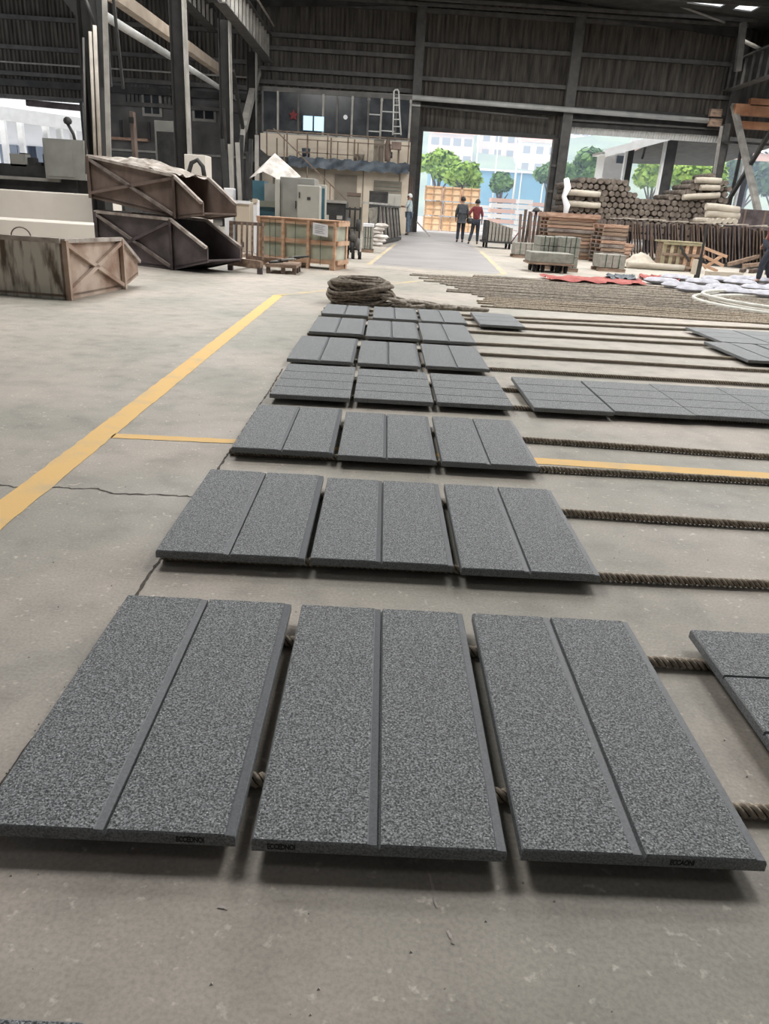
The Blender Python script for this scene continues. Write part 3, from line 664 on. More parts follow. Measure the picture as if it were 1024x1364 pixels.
# rope heap
hp = []; rh = random.Random(4)
nl = 46; par = [(rh.uniform(-.05, .05), rh.uniform(-.04, .04), rh.uniform(.20, .40), rh.uniform(.6, .85), rh.uniform(0, 6.28), rh.uniform(.02, .15), rh.uniform(-.25, .25)) for _ in range(nl+1)]
for i in range(nl*26):
    t = i/26; k = int(t); f = t-k; f = f*f*(3-2*f); A_, B_ = par[k], par[k+1]
    c1, c2, rx, ra, ph, ta, tw = [u*(1-f)+v*f for u, v in zip(A_, B_)]
    a = i/26*2*pi; x = rx*cos(a); y = rx*ra*sin(a); lay = (k/nl)**.9
    rr_ = min(1, sqrt((x/.47)**2+(y/.36)**2)); dome = .035+.30*sqrt(max(0, 1-rr_*rr_))
    z = .04+.27*lay+ta*cos(a-ph)
    hp.append(V((-.28+c1+x+tw*y*.3, 9.20+c2+y, min(max(z, .022), dome))))
sm_ = [(hp[max(i-1, 0)]+hp[i]*2+hp[min(i+1, len(hp)-1)])/4 for i in range(len(hp))]
tag(MB().tube(sm_, .020, 7).build('rope_heap', 'rope_old'), 'coiled heap of thick old rope behind the last slab row', 'rope')
hp = [V((-.62+.02*i, 8.95-.02*sin(i*.7), .022)) for i in range(8)]
tl_ = []
for i in range(330):
    t = i/330; x = .02+1.25*t; a = i*.36
    tl_.append(V((x+.15*(1-t*.6)*cos(a)+.02*sin(i*.11), 9.08+.12*t+(.16*(1-.7*t))*sin(a*.83+.3*sin(i*.05)), .022+.10*(1-t)**1.5*(.5+.5*sin(a*.5)))))
tag(MB().tube(tl_, .019, 7).build('tangled_rope', 'rope_pale'), 'tangled tail of rope trailing right from the rope heap', 'rope')

# ================================================================== HOSES, BAGS, CLOTHS
for j, (cx_, cy_, rd) in enumerate(((6.85, 11.85, 1.95), (6.93, 11.95, 1.86), (6.8, 11.95, 1.62))):
    tag(MB().tube([V((cx_+rd*cos(2*pi*i/72), cy_+rd*(.92+.02*sin(i*.3))*sin(2*pi*i/72), .03+.062*(j == 1)+.004*sin(i*.4))) for i in range(72)], .028, 8, closed=True).build('hose_ring', 'hose'),
        ('outermost white hose ring lying on the ropes at right', 'second white hose ring lying on the outermost ring', 'innermost white hose ring on the ropes at right')[j], 'hose', 'white hose rings')
tag(MB().tube([V((7.45+.55*cos(2*pi*i/40), 12.0+.5*sin(2*pi*i/40), .05)) for i in range(40)], .045, 8, closed=True).build('hose_ring', 'hose'), 'small thick white ring inside the hose rings at the frame edge', 'hose')
rb = random.Random(9)
def bag_mesh(L_, W_, H_, seed):
    r_ = random.Random(seed); mb = MB(); nx, ny = 10, 6; vs = []; fs = []
    for side in (1, -1):
        for i in range(nx+1):
            for j in range(ny+1):
                u = i/nx*2-1; v = j/ny*2-1; h = max(0, (1-u**4)*(1-v**4))**.5
                z = H_*.5*(1+side*h*(1+.12*r_.uniform(-1, 1)*(side > 0))) if side > 0 else H_*.5*(1-h)
                vs.append((u*L_/2*(1-.06*v*v), v*W_/2*(1-.1*u*u), z))
    n0 = (nx+1)*(ny+1)
    for s_ in (0, 1):
        for i in range(nx):
            for j in range(ny):
                a = s_*n0+i*(ny+1)+j; q = (a, a+ny+1, a+ny+2, a+1); fs.append(q if s_ == 0 else q[::-1])
    return mb.add(vs, fs, 0, True)
bg_pos = [(880, 379), (905, 386), (935, 381), (962, 388), (985, 381), (1010, 389), (925, 390.5), (990, 375.5), (1018, 378.5), (955, 376), (900, 374.5), (975, 394), (1022, 397), (1040, 388), (1050, 380)]
def rowof(q): return 'near' if q[1] >= 388 else 'middle' if q[1] > 380.5 else 'far'
for i, (px, py) in enumerate(bg_pos):
    g_ = G(px, py); o = bag_mesh(.66, .42, .12, i).build('cement_bag', 'bag'); o.location = (g_.x, g_.y, 0.012+.004*(i % 3)); o.rotation_euler = (0, 0, rb.uniform(-.3, .3)); tag(o, 'flat white woven bag, %s from the left in the %s row of bags' % (ordn(sum(1 for q in bg_pos if rowof(q) == rowof((px, py)) and q[0] < px)), rowof((px, py))), 'bag', 'white bags on the ropes')
def cloth(pxs, Y, mt, name, label, seed, zz=.03):
    r_ = random.Random(seed); n = 26; m = 8; a, b_, c_, d = [G(*p) for p in pxs]; vs = []; fs = []
    for i in range(n+1):
        for j in range(m+1):
            u = i/n; v = j/m; p = a.lerp(b_, u).lerp(d.lerp(c_, u), v)
            vs.append((p.x+r_.uniform(-.03, .03), p.y+r_.uniform(-.05, .05)+.08*sin(i*.8), zz+.018*(1+sin(i*.9+j*1.7))+r_.uniform(0, .012)))
    for i in range(n):
        for j in range(m): q = i*(m+1)+j; fs.append((q, q+m+1, q+m+2, q+1))
    return tag(MB().add(vs, fs, 0, True).build(name, mt), label, 'cloth')
cloth([(735, 377), (862, 383), (850, 375), (718, 370)], 0, 'red', 'red_sheet', 'crumpled red sheet spread on the ropes behind the slabs', 1)
cloth([(850, 373), (905, 377), (900, 371), (852, 369)], 0, 'red', 'red_sheet', 'small red sheet beside the blue cloth and white bags', 2)
cloth([(806, 375), (848, 377), (845, 371), (808, 370)], 0, 'tarp_blue', 'blue_cloth', 'slate blue cloth lying between the red sheets', 3, .05)

# ================================================================== SKIPS (left)
def skip(label, A, ang, L_, W_, H_, z0, tilt, mside, mback, nose=.42, seed=0, group='rusty steel skips', fill=False):
    root = thing('steel_skip', (A[0], A[1], z0), label, 'skip', group)
    u = V((cos(ang), sin(ang), 0)); v = V((-sin(ang), cos(ang), 0)); k = V((0, 0, 1)); r_ = random.Random(seed)
    o0 = V((A[0], A[1], z0))
    def P(a, b, z): return o0+u*a+v*b+k*(z-tilt*a)
    prof = [(0, 0), (L_, 0), (L_+nose, .22*H_), (L_+nose, .5*H_), (L_, H_*.97), (0, H_)]
    th = .025
    for b0 in (0, W_-th):
        MB().prism([P(a, b0, z) for a, z in prof], v*th).build('side_plate', mside, root)
    MB().prism([P(0, 0, 0), P(0, W_, 0), P(0, W_, H_), P(0, 0, H_)], u*th).build('end_plate', mback, root)
    fl = MB(); fl.prism([P(0, 0, .03), P(L_, 0, .03), P(L_, W_, .03), P(0, W_, .03)], k*th); fl.prism([P(L_, 0, .03), P(L_+nose, 0, .22*H_+.02), P(L_+nose, W_, .22*H_+.02), P(L_, W_, .03)], k*th)
    fl.build('bottom_plate', mside, root)
    for b0 in (-.02, W_-.005):
        rm = MB(); pr = [P(0, b0, H_), P(L_, b0, H_*.97), P(L_+nose, b0, .5*H_)]
        rm.bar(pr[0], pr[1], .05, .04); rm.bar(pr[1], pr[2], .05, .04); rm.build('rim', 'rim', root)
    MB().bar(P(0, 0, H_), P(0, W_, H_), .06, .05).build('rim', 'rim', root)
    out = -.03
    MB().bar(P(.03, out, H_*.95), P(L_-.03, out, .05), .035, .045).build('brace', 'brace_rust' if mside != 'rust_orange' else mside, root)
    MB().bar(P(.03, out, .08), P(L_-.03, out, H_*.9), .035, .045).build('brace', mside, root)
    MB().bar(P(L_, out, 0), P(L_, out, H_*.97), .04, .05).build('rib', mside, root)
    MB().bar(P(0.02, out, 0), P(.02, out, H_), .05, .06).build('rib', mside, root)
    if fill:
        vs = []; fs = []; n = 14; m = 10
        for i in range(n+1):
            for j in range(m+1):
                a = .04+(L_-.05)*i/n; b_ = .04+(W_-.08)*j/m
                vs.append(P(a, b_, H_*.93+.07*r_.random()+.10*sin(pi*i/n)*sin(pi*j/m)))
        for i in range(n):
            for j in range(m): q = i*(m+1)+j; fs.append((q, q+m+1, q+m+2, q+1))
        o = MB().add(vs, fs).build('rubble', 'sludge', root); o['kind'] = 'stuff'
    return root
skip('whitish rust-stained skip nearest the camera at the left edge', (-3.29, 8.03), atan2(1.27, .17), 1.27, 2.6, .585, 0.0, 0, 'rust_orange', 'lime', .45, 1)
skip('dark rusty skip on the floor, lower of the stacked pair', (-4.72, 13.03), atan2(-.86, 1.42), 1.70, .75, .76, 0, 0, 'rust_dark', 'rust_dark', .72, 2)
skip('brown rusty skip full of rubble, upper of the stacked pair', (-4.84, 13.22), atan2(-.86, 1.44), 1.90, .75, .62, .96, .112, 'rust', 'rust', .55, 3, fill=True)
# ribs between the two
hk = thing('bent_wire', (-3.75, 8.3, .58), 'small bent wire loop on the rim of the nearest skip', 'wire')
MB().tube([(-3.82+.1*(1-cos(a))*1, 8.1, .60+.09*sin(a)) for a in [pi*i/10 for i in range(11)]], .007, 6).build('loop', 'rust', hk)

# pale block wall and machine bench behind
blk = bx((-11.5, 18.9, 0), (-6.65, 20.2, .98)).build('stone_block', 'stone_pale', bevel=.02); tag(blk, 'long pale stone block standing behind the nearest skip', 'stone block')
blk = bx((-9.0, 16.6, 0), (-5.9, 17.6, .42)).build('stone_block', 'stone_pale', bevel=.02); tag(blk, 'low pale stone block in front of the long pale block', 'stone block')
mc = thing('saw_bench', (-10, 22, 0), 'black stone saw bench with pale rail behind the long pale block', 'machine')
MB().box((-12.5, 21.5, 0), (-7.0, 23.0, 1.15)).build('body', 'mach_dark', mc)
MB().box((-12.5, 21.3, 1.22), (-8.6, 21.42, 1.30)).build('rail', 'steel_pale', mc)
MB().box((-12.5, 21.5, 1.15), (-7.4, 23, 1.6)).build('carriage', 'mach_dark', mc)
MB().box((-8.7, 21.4, .3), (-8.2, 21.5, 1.6)).build('post', 'mach_dark', mc)
for k in range(7): MB().box((-9.9+.2*k, 21.6, 1.6), (-9.75+.2*k, 21.9, 1.68+.10*((k*5) % 3))).build('fitting', 'mach_dark', mc)
MB().tube([(-8.7, 21.8, 1.6), (-8.6, 21.8, 2.2)], .05, 8).build('stem', 'mach_dark', mc)
cb = thing('control_cabinet', (-8.4, 21.1, 1.6), 'grey control cabinet standing on the black saw bench', 'cabinet')
a = at(58, 184, 21.2); b_ = at(117, 240, 21.2)
MB().box((a.x, 21.1, 1.30), (b_.x, 21.38, a.z)).build('body', 'mach', cb)
MB().box((a.x+.05, 21.08, 1.36), (b_.x-.3, 21.1, a.z-.06)).build('door', 'mach', cb)
cb = thing('small_cabinet', (-9.9, 21.1, 1.6), 'small dark grey box at the left end of the saw bench', 'cabinet')
a = at(5, 203, 21.2); b_ = at(29, 226, 21.2)
MB().box((a.x, 21.5, 1.55), (b_.x, 21.8, a.z)).build('body', 'mach', cb); MB().box((a.x+.03, 21.48, 1.6), (b_.x-.03, 21.5, a.z-.04)).build('door', 'mach', cb)
lm = thing('work_lamp', at(90, 175, 21.4), 'dark round lamp head on a thin arm above the grey cabinet', 'lamp')
p = at(90, 161, 21.4)
bpy_l = MB().tube([p+V((0, 0, .09)), p+V((0, 0, .05)), p, p-V((0, 0, .06)), p-V((0, 0, .09))], [.04, .09, .11, .09, .03], 12).build('head', 'mach_dark', lm)
MB().tube([p-V((0, 0, .08)), p-V((-.12, 0, .3)), V((p.x+.15, 21.4, 2.2))], .04, 8).build('arm', 'mach_dark', lm)

# ================================================================== RACK, DOLLY, CRATE
rk = thing('steel_slat_rack', (-2.45, 13.5, 0), 'rusty steel rack of upright slats beside the wooden crate', 'rack')
a0 = V((-2.62, 12.75, 0)); a1 = V((-2.36, 14.5, 0)); 
a0 = V((-2.52, 12.8, 0)); a1 = V((-2.10, 13.15, 0))
MB().bar((-2.52, 12.75, .14), (-1.92, 12.30, .14), .07, .12).build('base_rail', 'wood_old', rk)
MB().bar((-2.35, 13.5, .14), (-1.62, 13.1, .14), .07, .12).build('base_rail', 'wood_old', rk)
MB().bar((-2.52, 12.75, .20), (-2.35, 13.55, .20), .1, .05).build('base_rail', 'wood_old', rk)
for k in range(7):
    x = -2.50+.085*k; MB().bar((x, 12.80+.01*k, .18), (x-.01, 12.95+.01*k, .74), .03 if k else .06, .05).build('slat', 'rust' if k % 2 else 'wood_old', rk)
MB().bar((-2.53, 12.95, .72), (-1.97, 13.02, .72), .04, .05).build('top_bar', 'rust', rk)
for (x, y) in ((-2.5, 12.76), (-1.95, 12.32), (-2.33, 13.5)): MB().box((x-.04, y-.04, 0), (x+.04, y+.04, .1)).build('foot', 'rust_dark', rk)
dl_ = thing('steel_dolly', (-1.75, 12.9, 0), 'low steel dolly heaped with dark tools in front of the crate', 'dolly')
MB().box((-1.90, 12.55, .10), (-1.40, 13.3, .15)).build('deck', 'wood_old', dl_)
for (x, y) in ((-1.86, 12.6), (-1.62, 12.6), (-1.44, 12.6), (-1.44, 12.95), (-1.44, 13.25)): MB().box((x-.03, y-.03, 0), (x+.03, y+.03, .1)).build('leg', 'rust', dl_)
tl = random.Random(2)
for k in range(9):
    x = -1.85+.05*k; y = 12.62+.07*(k % 4); a = tl.uniform(-.6, .6)
    tag(MB().tube([(x, y, .165+.012*k), (x+.24*cos(a), y+.24*sin(a), .18+.014*k)], .016, 7).build('steel_tool', ('mach_dark', 'steel_pale', 'mach_dark')[k % 3]), 'metal tool loose on the dolly, '+ordn(k)+' from the bottom of the heap', 'tool', 'tools on the dolly')
cr_ = thing('wooden_crate', (-1.55, 14.1, 0), 'large pine slab crate wrapped inside with milky green film', 'crate')
AL = V((-2.30, 14.28, 0)); BR = V((-.83, 13.86, 0)); U = (BR-AL).normalized(); Nn = V((-U.y, U.x, 0)); LL = (BR-AL).length
def CP(a, b, z): return AL+U*a+Nn*b+V((0, 0, z))
MB().prism([CP(.05, .05, .12), CP(LL-.05, .05, .12), CP(LL-.05, .55, .12), CP(.05, .55, .12)], (0, 0, .64)).build('wrapped_slabs', 'plastic', cr_)
for a in (.04, .50, .98, LL-.05): MB().bar(CP(a, 0, .0), CP(a, 0, .80), .085, .04, up=U).build('upright_board', 'wood', cr_)
for a in (.04, .75, LL-.05): MB().bar(CP(a, .6, .0), CP(a, .6, .80), .085, .04, up=U).build('upright_board', 'wood', cr_)
for z in (.13, .45, .77): MB().bar(CP(0, .03, z), CP(LL, .03, z), .03, .075).build('rail_board', 'wood', cr_)
for z in (.13, .45, .77): MB().bar(CP(0, .58, z), CP(LL, .58, z), .03, .075).build('rail_board', 'wood', cr_)
for z in (.13, .45, .77):
    MB().bar(CP(LL, .0, z), CP(LL, .6, z), .03, .075).build('rail_board', 'wood', cr_); MB().bar(CP(0, .0, z), CP(0, .6, z), .03, .075).build('rail_board', 'wood', cr_)
for b_ in (.05, .2, .35, .5): MB().bar(CP(-.02, b_, .815), CP(LL+.02, b_, .815), .11, .02).build('top_board', 'wood', cr_)
for a in (.25, .36, .74, 1.22): MB().bar(CP(a, -.025, .08), CP(a, -.025, .80), .014, .006, up=U).build('strap', 'strap', cr_)
for a in (.1, .7, LL-.1): MB().bar(CP(a, 0, .045), CP(a, .6, .045), .09, .09).build('skid', 'wood', cr_)
pn = MB().prism([CP(1.08, -.05, .58), CP(1.36, -.05, .55), CP(1.36, -.05, .75), CP(1.08, -.05, .78)], Nn*.004).build('notice_sheet', 'paper', cr_)
for k in range(5): MB().bar(CP(1.12, -.053, .74-.03*k), CP(1.30-.03*(k % 2), -.053, .725-.03*k), .003, .007).build('print_line', 'print', pn)

# ================================================================== MACHINES MID LEFT
cn = thing('canvas_cover', (-2.8, 20.4, 0), 'peaked dirty white canvas cover over a machine', 'cover')
ap = at(366, 204, 20.4); pts = [at(332, 238, 20.0), at(350, 228, 19.8), at(372, 240, 19.7), at(400, 236, 19.9), at(392, 228, 20.8), at(345, 228, 20.9)]
vs = []; nf = 48; mrow = 6
for j in range(mrow):
    t = j/(mrow-1)
    for i in range(nf):
        f = i/nf*len(pts); i0 = int(f) % len(pts); q = pts[i0].lerp(pts[(i0+1) % len(pts)], f-int(f)); p = ap.lerp(q, t**.85 if j else 0.02)
        off_ = .035*sin(i*1.57)*t; c_ = V((ap.x, ap.y, p.z)); d = (p-c_); d = d.normalized() if d.length > 1e-4 else V((1, 0, 0)); vs.append(p+d*off_)
fs = [(j*nf+i, j*nf+(i+1) % nf, (j+1)*nf+(i+1) % nf, (j+1)*nf+i) for j in range(mrow-1) for i in range(nf)]+[list(range(nf))[::-1]]
MB().add(vs, fs, 0, True).build('canvas', 'canvas', cn)
MB().tube([ap-V((0, 0, .06)), V((ap.x, ap.y, 0))], .05, 8).build('pole', 'steel_pale', cn)
def boxthing(name, label, cat, x0, y0, x1, y1, Y, dep, mt, z0=None, group=None, parts=()):
    a = at(x0, y0, Y); b_ = at(x1, y1, Y); zb = b_.z if z0 is None else z0
    root = thing(name, ((a.x+b_.x)/2, Y+dep/2, zb), label, cat, group)
    MB().box((a.x, Y, zb), (b_.x, Y+dep, a.z)).build('body', mt, root, bevel=.012)
    for (nm, u0, v0, u1, v1, th, mm) in parts:
        MB().box((a.x+(b_.x-a.x)*u0, Y-th, zb+(a.z-zb)*v0), (a.x+(b_.x-a.x)*u1, Y-.001, zb+(a.z-zb)*v1)).build(nm, mm, root)
    return root
boxthing('machine_cabinet', 'dark grey square machine cabinet right of the canvas cover', 'cabinet', 373, 235, 418, 292, 18.0, 1.0, 'mach', 0, None, [('door', .08, .35, .5, .95, .02, 'mach'), ('handle', .45, .6, .48, .7, .05, 'mach_dark')])
boxthing('electric_cabinet', 'light grey electric cabinet in front of the dark grey one', 'cabinet', 396, 246, 425, 292, 17.2, .5, 'mach2', 0, None, [('door', .06, .08, .94, .96, .02, 'mach2'), ('label_plate', .45, .8, .6, .84, .03, 'mach_dark'), ('handle', .08, .82, .13, .9, .05, 'mach_dark')])
bm_ = thing('stone_saw', (-2.8, 18.6, 0), 'petrol blue stone saw under the canvas cover', 'machine')
a = at(336, 240, 18.8); b_ = at(352, 262, 18.8); MB().box((a.x, 18.8, .5), (b_.x, 19.6, a.z)).build('housing', 'blue_m', bm_)
a = at(352, 244, 18.6); b_ = at(366, 262, 18.6); MB().box((a.x, 18.6, .6), (b_.x, 19.4, a.z)).build('motor_box', 'mach', bm_)
MB().box((-3.1, 18.5, .0), (-2.5, 19.6, .95)).build('base', 'blue_m', bm_)
MB().box((-3.15, 18.4, .95), (-2.45, 19.6, 1.08)).build('table', 'mach_green', bm_)
for x in (-3.15, -2.5): MB().box((x, 18.42, .0), (x+.06, 18.48, .95)).build('leg', 'mach_dark', bm_)
boxthing('green_column', 'pale green machine post beside the dark cabinet', 'machine', 366, 238, 372, 290, 17.9, .2, 'mach2', 0, None, [('switch_box', .1, .25, 1.2, .5, .06, 'mach_green')])
boxthing('plastic_tank', 'cream plastic tank behind the slat rack', 'tank', 313, 268, 333, 300, 17.5, .6, 'cream', 0, None, [('lid', -.03, .96, 1.03, 1.02, .05, 'paper'), ('outlet', .45, .1, .55, .2, .06, 'mach_dark')])
boxthing('white_bin', 'small white bin standing behind the slat rack', 'bin', 337, 266, 343, 300, 17, .3, 'paper', 0, None, [('lid', -.1, .95, 1.1, 1.02, .04, 'cream')])
boxthing('fuse_box', 'small white fuse box on a post behind the brown skip', 'box', 298, 250, 311, 272, 19, .3, 'paper', 0, None, [('door', .1, .1, .9, .9, .02, 'paper')])
# vertical dark tubing between the columns and the covered machine
for k, (x0, y0, x1, y1, Y) in enumerate(((316, 190, 322, 270, 20), (322, 180, 318, 268, 20.5), (300, 200, 309, 262, 21), (306, 192, 311, 255, 21), (334, 185, 331, 262, 20.2), (296, 185, 303, 240, 22), (342, 180, 341, 240, 22))):
    tag(MB().bar(at(x0, y0, Y), V((at(x1, y1, Y).x, Y, 0)), .09, .09).build('steel_section', 'mach_dark' if k % 3 else 'steel_pale'), 'steel section standing upright between the columns, seen %s from the left' % ordn(sorted((316, 322, 300, 306, 334, 296, 342)).index(x0)), 'steel section', 'steel sections standing between the columns')
# clutter boxes under the logo zone: low machine bodies
boxthing('grey_machine', 'grey machine body behind the rubble skip', 'machine', 205, 160, 238, 260, 30, 1.5, 'mach', 0, None, [('panel', .1, .5, .9, .9, .03, 'mach_dark')])
boxthing('brown_post', 'brown square post left of the second column', 'post', 172, 148, 184, 260, 29, .3, 'rust', 0, None, [('collar', -.15, .9, 1.15, .95, .05, 'steel')])
boxthing('stone_pallet', 'pale stack of stone behind the rubble skip', 'stack', 245, 205, 275, 260, 24, .8, 'stone_pale', 0, None, [('band', 0, .5, 1, .53, .01, 'strap')])
ja = thing('jib_arm', (-5, 23, 0), 'curved dark hose arm rising behind the rubble skip', 'hose arm')
MB().tube([at(250, 262, 22), at(250, 235, 22), at(255, 217, 22), at(263, 213, 22), at(270, 222, 22), at(273, 240, 22)], .06, 8).build('tube', 'mach_dark', ja)
MB().tube([V((at(250, 262, 22).x, 22, 0)), at(250, 262, 22)], .07, 8).build('stand', 'mach_dark', ja)
boxthing('stone_cutter', 'black stone cutter with white edge strip near the grey cabinets', 'machine', 431, 267, 460, 300, 21.5, 1.2, 'mach_dark', 0, None, [('edge_strip', -.02, .96, 1.02, 1.02, .05, 'steel_pale'), ('control', .1, .55, .25, .7, .06, 'mach2'), ('name_plate', .6, .62, .85, .7, .03, 'steel_pale'), ('panel', .05, .3, .95, .5, .03, 'blue_m')])
boxthing('arm_cabinet', 'narrow grey cabinet with dark slot left of the stone cutter', 'cabinet', 424, 246, 433, 285, 19.5, .4, 'mach2', 0, None, [('slot', .5, .3, .85, .95, .02, 'blue_m')])
boxthing('khaki_board', 'brown board leaning by the stone cutter', 'board', 462, 256, 480, 276, 23, .1, 'cream_door', 0, None, [('frame', 0, .94, 1, 1, .02, 'rust')])
# black post trolley
tr = thing('post_trolley', G(468, 343), 'tall black trolley hung with grey bags right of the crate', 'trolley')
for px in (459.5, 466, 473, 480): 
    a = at(px, 276, 17.4); MB().box((a.x-.02, 17.38, .08), (a.x+.02, 17.42, a.z)).build('post', 'mach_dark', tr)
a = at(459, 276, 17.4); b_ = at(481, 276, 17.4)
for z in (.18, .62, 1.0): MB().box((a.x, 17.37, z), (b_.x, 17.6, z+.04)).build('shelf', 'mach_dark', tr)
for k, (px, z, s_) in enumerate(((463, .30, .06), (470, .48, .07), (477, .70, .05), (464, .72, .06), (470, .25, .05), (477, .32, .06))):
    c = at(px, 300, 17.3); MB().tube([(c.x, 17.33, z-.11), (c.x, 17.3, z), (c.x, 17.33, z+.11)], [.05, s_, .04], 8).build('bag', 'steel_mid' if k % 2 else 'mach_dark', tr)
for px in (462, 470, 479):
    c = at(px, 340, 17.35); MB().tube([(c.x-.035, 17.35, .08), (c.x+.035, 17.35, .08)], .08, 12).build('wheel', 'rubber', tr)
# blocks, bags, slab rack going back along the aisle
def blocks(name, label, px, py, wpx, hz, dep, nx, nz, mt, group=None, cap=None, rz=0):
    g_ = G(px, py); Y = g_.y; wd = wpx*Y/1120
    root = thing(name, (g_.x, g_.y, 0), label, 'stone bundle', group, 0)
    bw = wd/nx; bh = (hz-.08)/nz
    for i in range(nx):
        for j in range(nz): MB().box((g_.x+bw*i+.006, g_.y, .08+bh*j+.004), (g_.x+bw*(i+1)-.006, g_.y+dep, .08+bh*(j+1)-.004)).build('block', mt, root, bevel=.01)
    MB().box((g_.x-.02, g_.y-.02, 0), (g_.x+wd+.02, g_.y+.07, .075)).build('skid', 'wood_old', root); MB().box((g_.x-.02, g_.y+dep-.08, 0), (g_.x+wd+.02, g_.y+dep, .075)).build('skid', 'wood_old', root)
    for i in range(nx): MB().box((g_.x+bw*(i+.5)-.008, g_.y-.004, .03), (g_.x+bw*(i+.5)+.008, g_.y+dep+.004, hz+.004)).build('strap', 'strap', root) if False else MB().add([(g_.x+bw*(i+.5)-.01, g_.y-.005, .08), (g_.x+bw*(i+.5)+.01, g_.y-.005, .08), (g_.x+bw*(i+.5)+.01, g_.y-.005, hz+.004), (g_.x+bw*(i+.5)-.01, g_.y-.005, hz+.004), (g_.x+bw*(i+.5)+.01, g_.y+dep, hz+.004), (g_.x+bw*(i+.5)-.01, g_.y+dep, hz+.004)], [(0, 1, 2, 3), (3, 2, 4, 5)]).build('strap', 'strap', root)
    if cap: MB().box((g_.x, g_.y, hz), (g_.x+wd, g_.y+dep, hz+.07)).build('cap', cap, root)
    return root
blocks('stone_bundle', 'upright grey stone bundle with white top right of the trolley', 482, 336, 15, .62, .5, 2, 2, 'block', cap='paper')
for k, (px, py, z) in enumerate(((499, 329, 0), (505, 326, .1), (508, 322, .2), (502, 322, .3), (512, 327, 0), (506, 318, .38))):
    g_ = G(px, py); g_ = G(503, 328); o = bag_mesh(.42, .34, .13, 40+k).build('stone_sack', 'canvas'); o.location = (g_.x+.07*(k % 3)-.05, g_.y+.25*(k//3)+.02*k, .115*k*.9); o.rotation_euler = (0, 0, .4*k); tag(o, 'small white sack in the pile beside the slab rack, '+ordn(k)+' counted from the bottom', 'sack', 'white sacks in a pile')
sr = thing('slab_rack', G(515, 325), 'long dark steel rack of upright slabs along the aisle', 'rack')
x0r, x1r = -.45, .42; yA, yB = 24.6, 29.5
for k in range(6):
    t = k/5; x = -.25+.62*t; y = yA+(yB-yA)*t
    MB().box((x-.03, y-.03, 0), (x+.03, y+.03, 1.15)).build('post', 'mach_dark', sr)
MB().bar((-.75, yA, 1.2), (.42, yB, 1.2), .06, .06).build('top_rail', 'steel_pale', sr); MB().bar((-.3, yA-.1, 1.14), (.45, yB-.1, 1.14), .1, .05).build('top_rail', 'mach_dark', sr)
MB().bar((-.3, yA-.1, .55), (.42, yB-.1, .55), .05, .05).build('mid_rail', 'steel_mid', sr)
MB().bar((-.3, yA, .08), (.42, yB, .08), .35, .1).build('base_rail', 'mach_dark', sr)
for k in range(12):
    t = k/11; x = -.22+.62*t; y = yA+.1+(yB-yA-.2)*t
    tag(MB().bar((x-.02, y, .13), (x-.16, y+.06, 1.08), .4, .03, up=(.3, 1, 0)).build('stone_slab', ('block', 'rust_dark', 'block_g', 'mach_dark')[k % 4]), 'narrow stone slab in the long dark aisle rack, %s from its near end' % ordn(k), 'slab', 'slabs in the aisle rack')
boxthing('black_screen', 'black square panel standing behind the aisle rack', 'panel', 492, 254, 516, 274, 31, .1, 'mach_dark', 0, None, [('frame', 0, .95, 1, 1, .02, 'steel')])
boxthing('grey_cupboard', 'pale grey cupboard behind the worker at the aisle', 'cupboard', 517, 258, 532, 300, 35, .5, 'mach2', 0, None, [('door', .05, .05, .48, .95, .02, 'mach2'), ('door', .52, .05, .95, .95, .02, 'mach2')])

# ================================================================== RIGHT-HAND STACKS
def pallet_proto(wm='wood_red'):
    root = thing('wooden_pallet', (0, 0, 0), 'x', 'pallet')
    for y in (-.5, 0, .45): MB().box((-.6, y, 0), (.6, y+.07, .075)).build('runner', wm, root)
    for k in range(6): MB().box((-.6+.21*k, -.52, .075), (-.6+.21*k+.14, .54, .1)).build('deck_board', wm, root)
    MB().box((-.6, -.525, .02), (.6, -.515, .1)).build('edge_board', wm, root)
    return root
pals = [pallet_proto(), pallet_proto('wood_old'), pallet_proto('brace_rust')]; used_ = set()
def put_pallet(x, y, z, rz, sx, label, group):
    i_ = rp.choice((0, 0, 1, 2)) if len(used_) > 2 else len(used_); o = copy_tree(pals[i_]) if i_ in used_ else pals[i_]; used_.add(i_)
    o.location = (x, y, z); o.rotation_euler = (0, 0, rz); o.scale = (sx, 1, 1); tag(o, label, 'pallet', group)
rp = random.Random(13)
for k in range(11): put_pallet(5.35+rp.uniform(-.04, .04), 23.6+rp.uniform(-.05, .05), .102*k, rp.uniform(-.07, .07), 1.15, 'reddish wooden pallet in the wide stack, '+ordn(k)+' from the floor', 'pallets in the wide left stack')
for k in range(10): put_pallet(6.25+rp.uniform(-.04, .04), 22.2+rp.uniform(-.04, .04), .102*k, rp.uniform(-.05, .05), .56, 'narrow wooden pallet in the stack beside the wide one, '+ordn(k)+' from the floor', 'pallets in the narrow stack')
for k in range(5): put_pallet(6.95+rp.uniform(-.04, .04), 23.9+rp.uniform(-.04, .04), .102*k, rp.uniform(-.2, .2), .6, 'weathered pallet in the low stack left of the leaning slabs, '+ordn(k)+' from the floor', 'pallets in the low stack')
sheet_o = MB(); a = at(728, 284, 23.0); b_ = at(802, 291, 23.0)
tag(MB().box((a.x, 23.0, 1.125), (b_.x-.05, 24.2, 1.24)).build('plywood_sheet', 'wood_red'), 'thick reddish board capping the wide pallet stack', 'board')
blocks('stone_bundle', 'tall grey-green stone bundle with cap, left of the pallet stacks', 715, 358, 26, .70, .8, 2, 3, 'block_g')
blocks('stone_bundle', 'tall grey-green stone bundle right of the flat cart', 742, 361, 28, .72, .8, 2, 3, 'block_g')
blocks('stone_bundle', 'low grey stone bundle on skids left of the flat cart', 684, 343, 32, .40, .6, 2, 1, 'block')
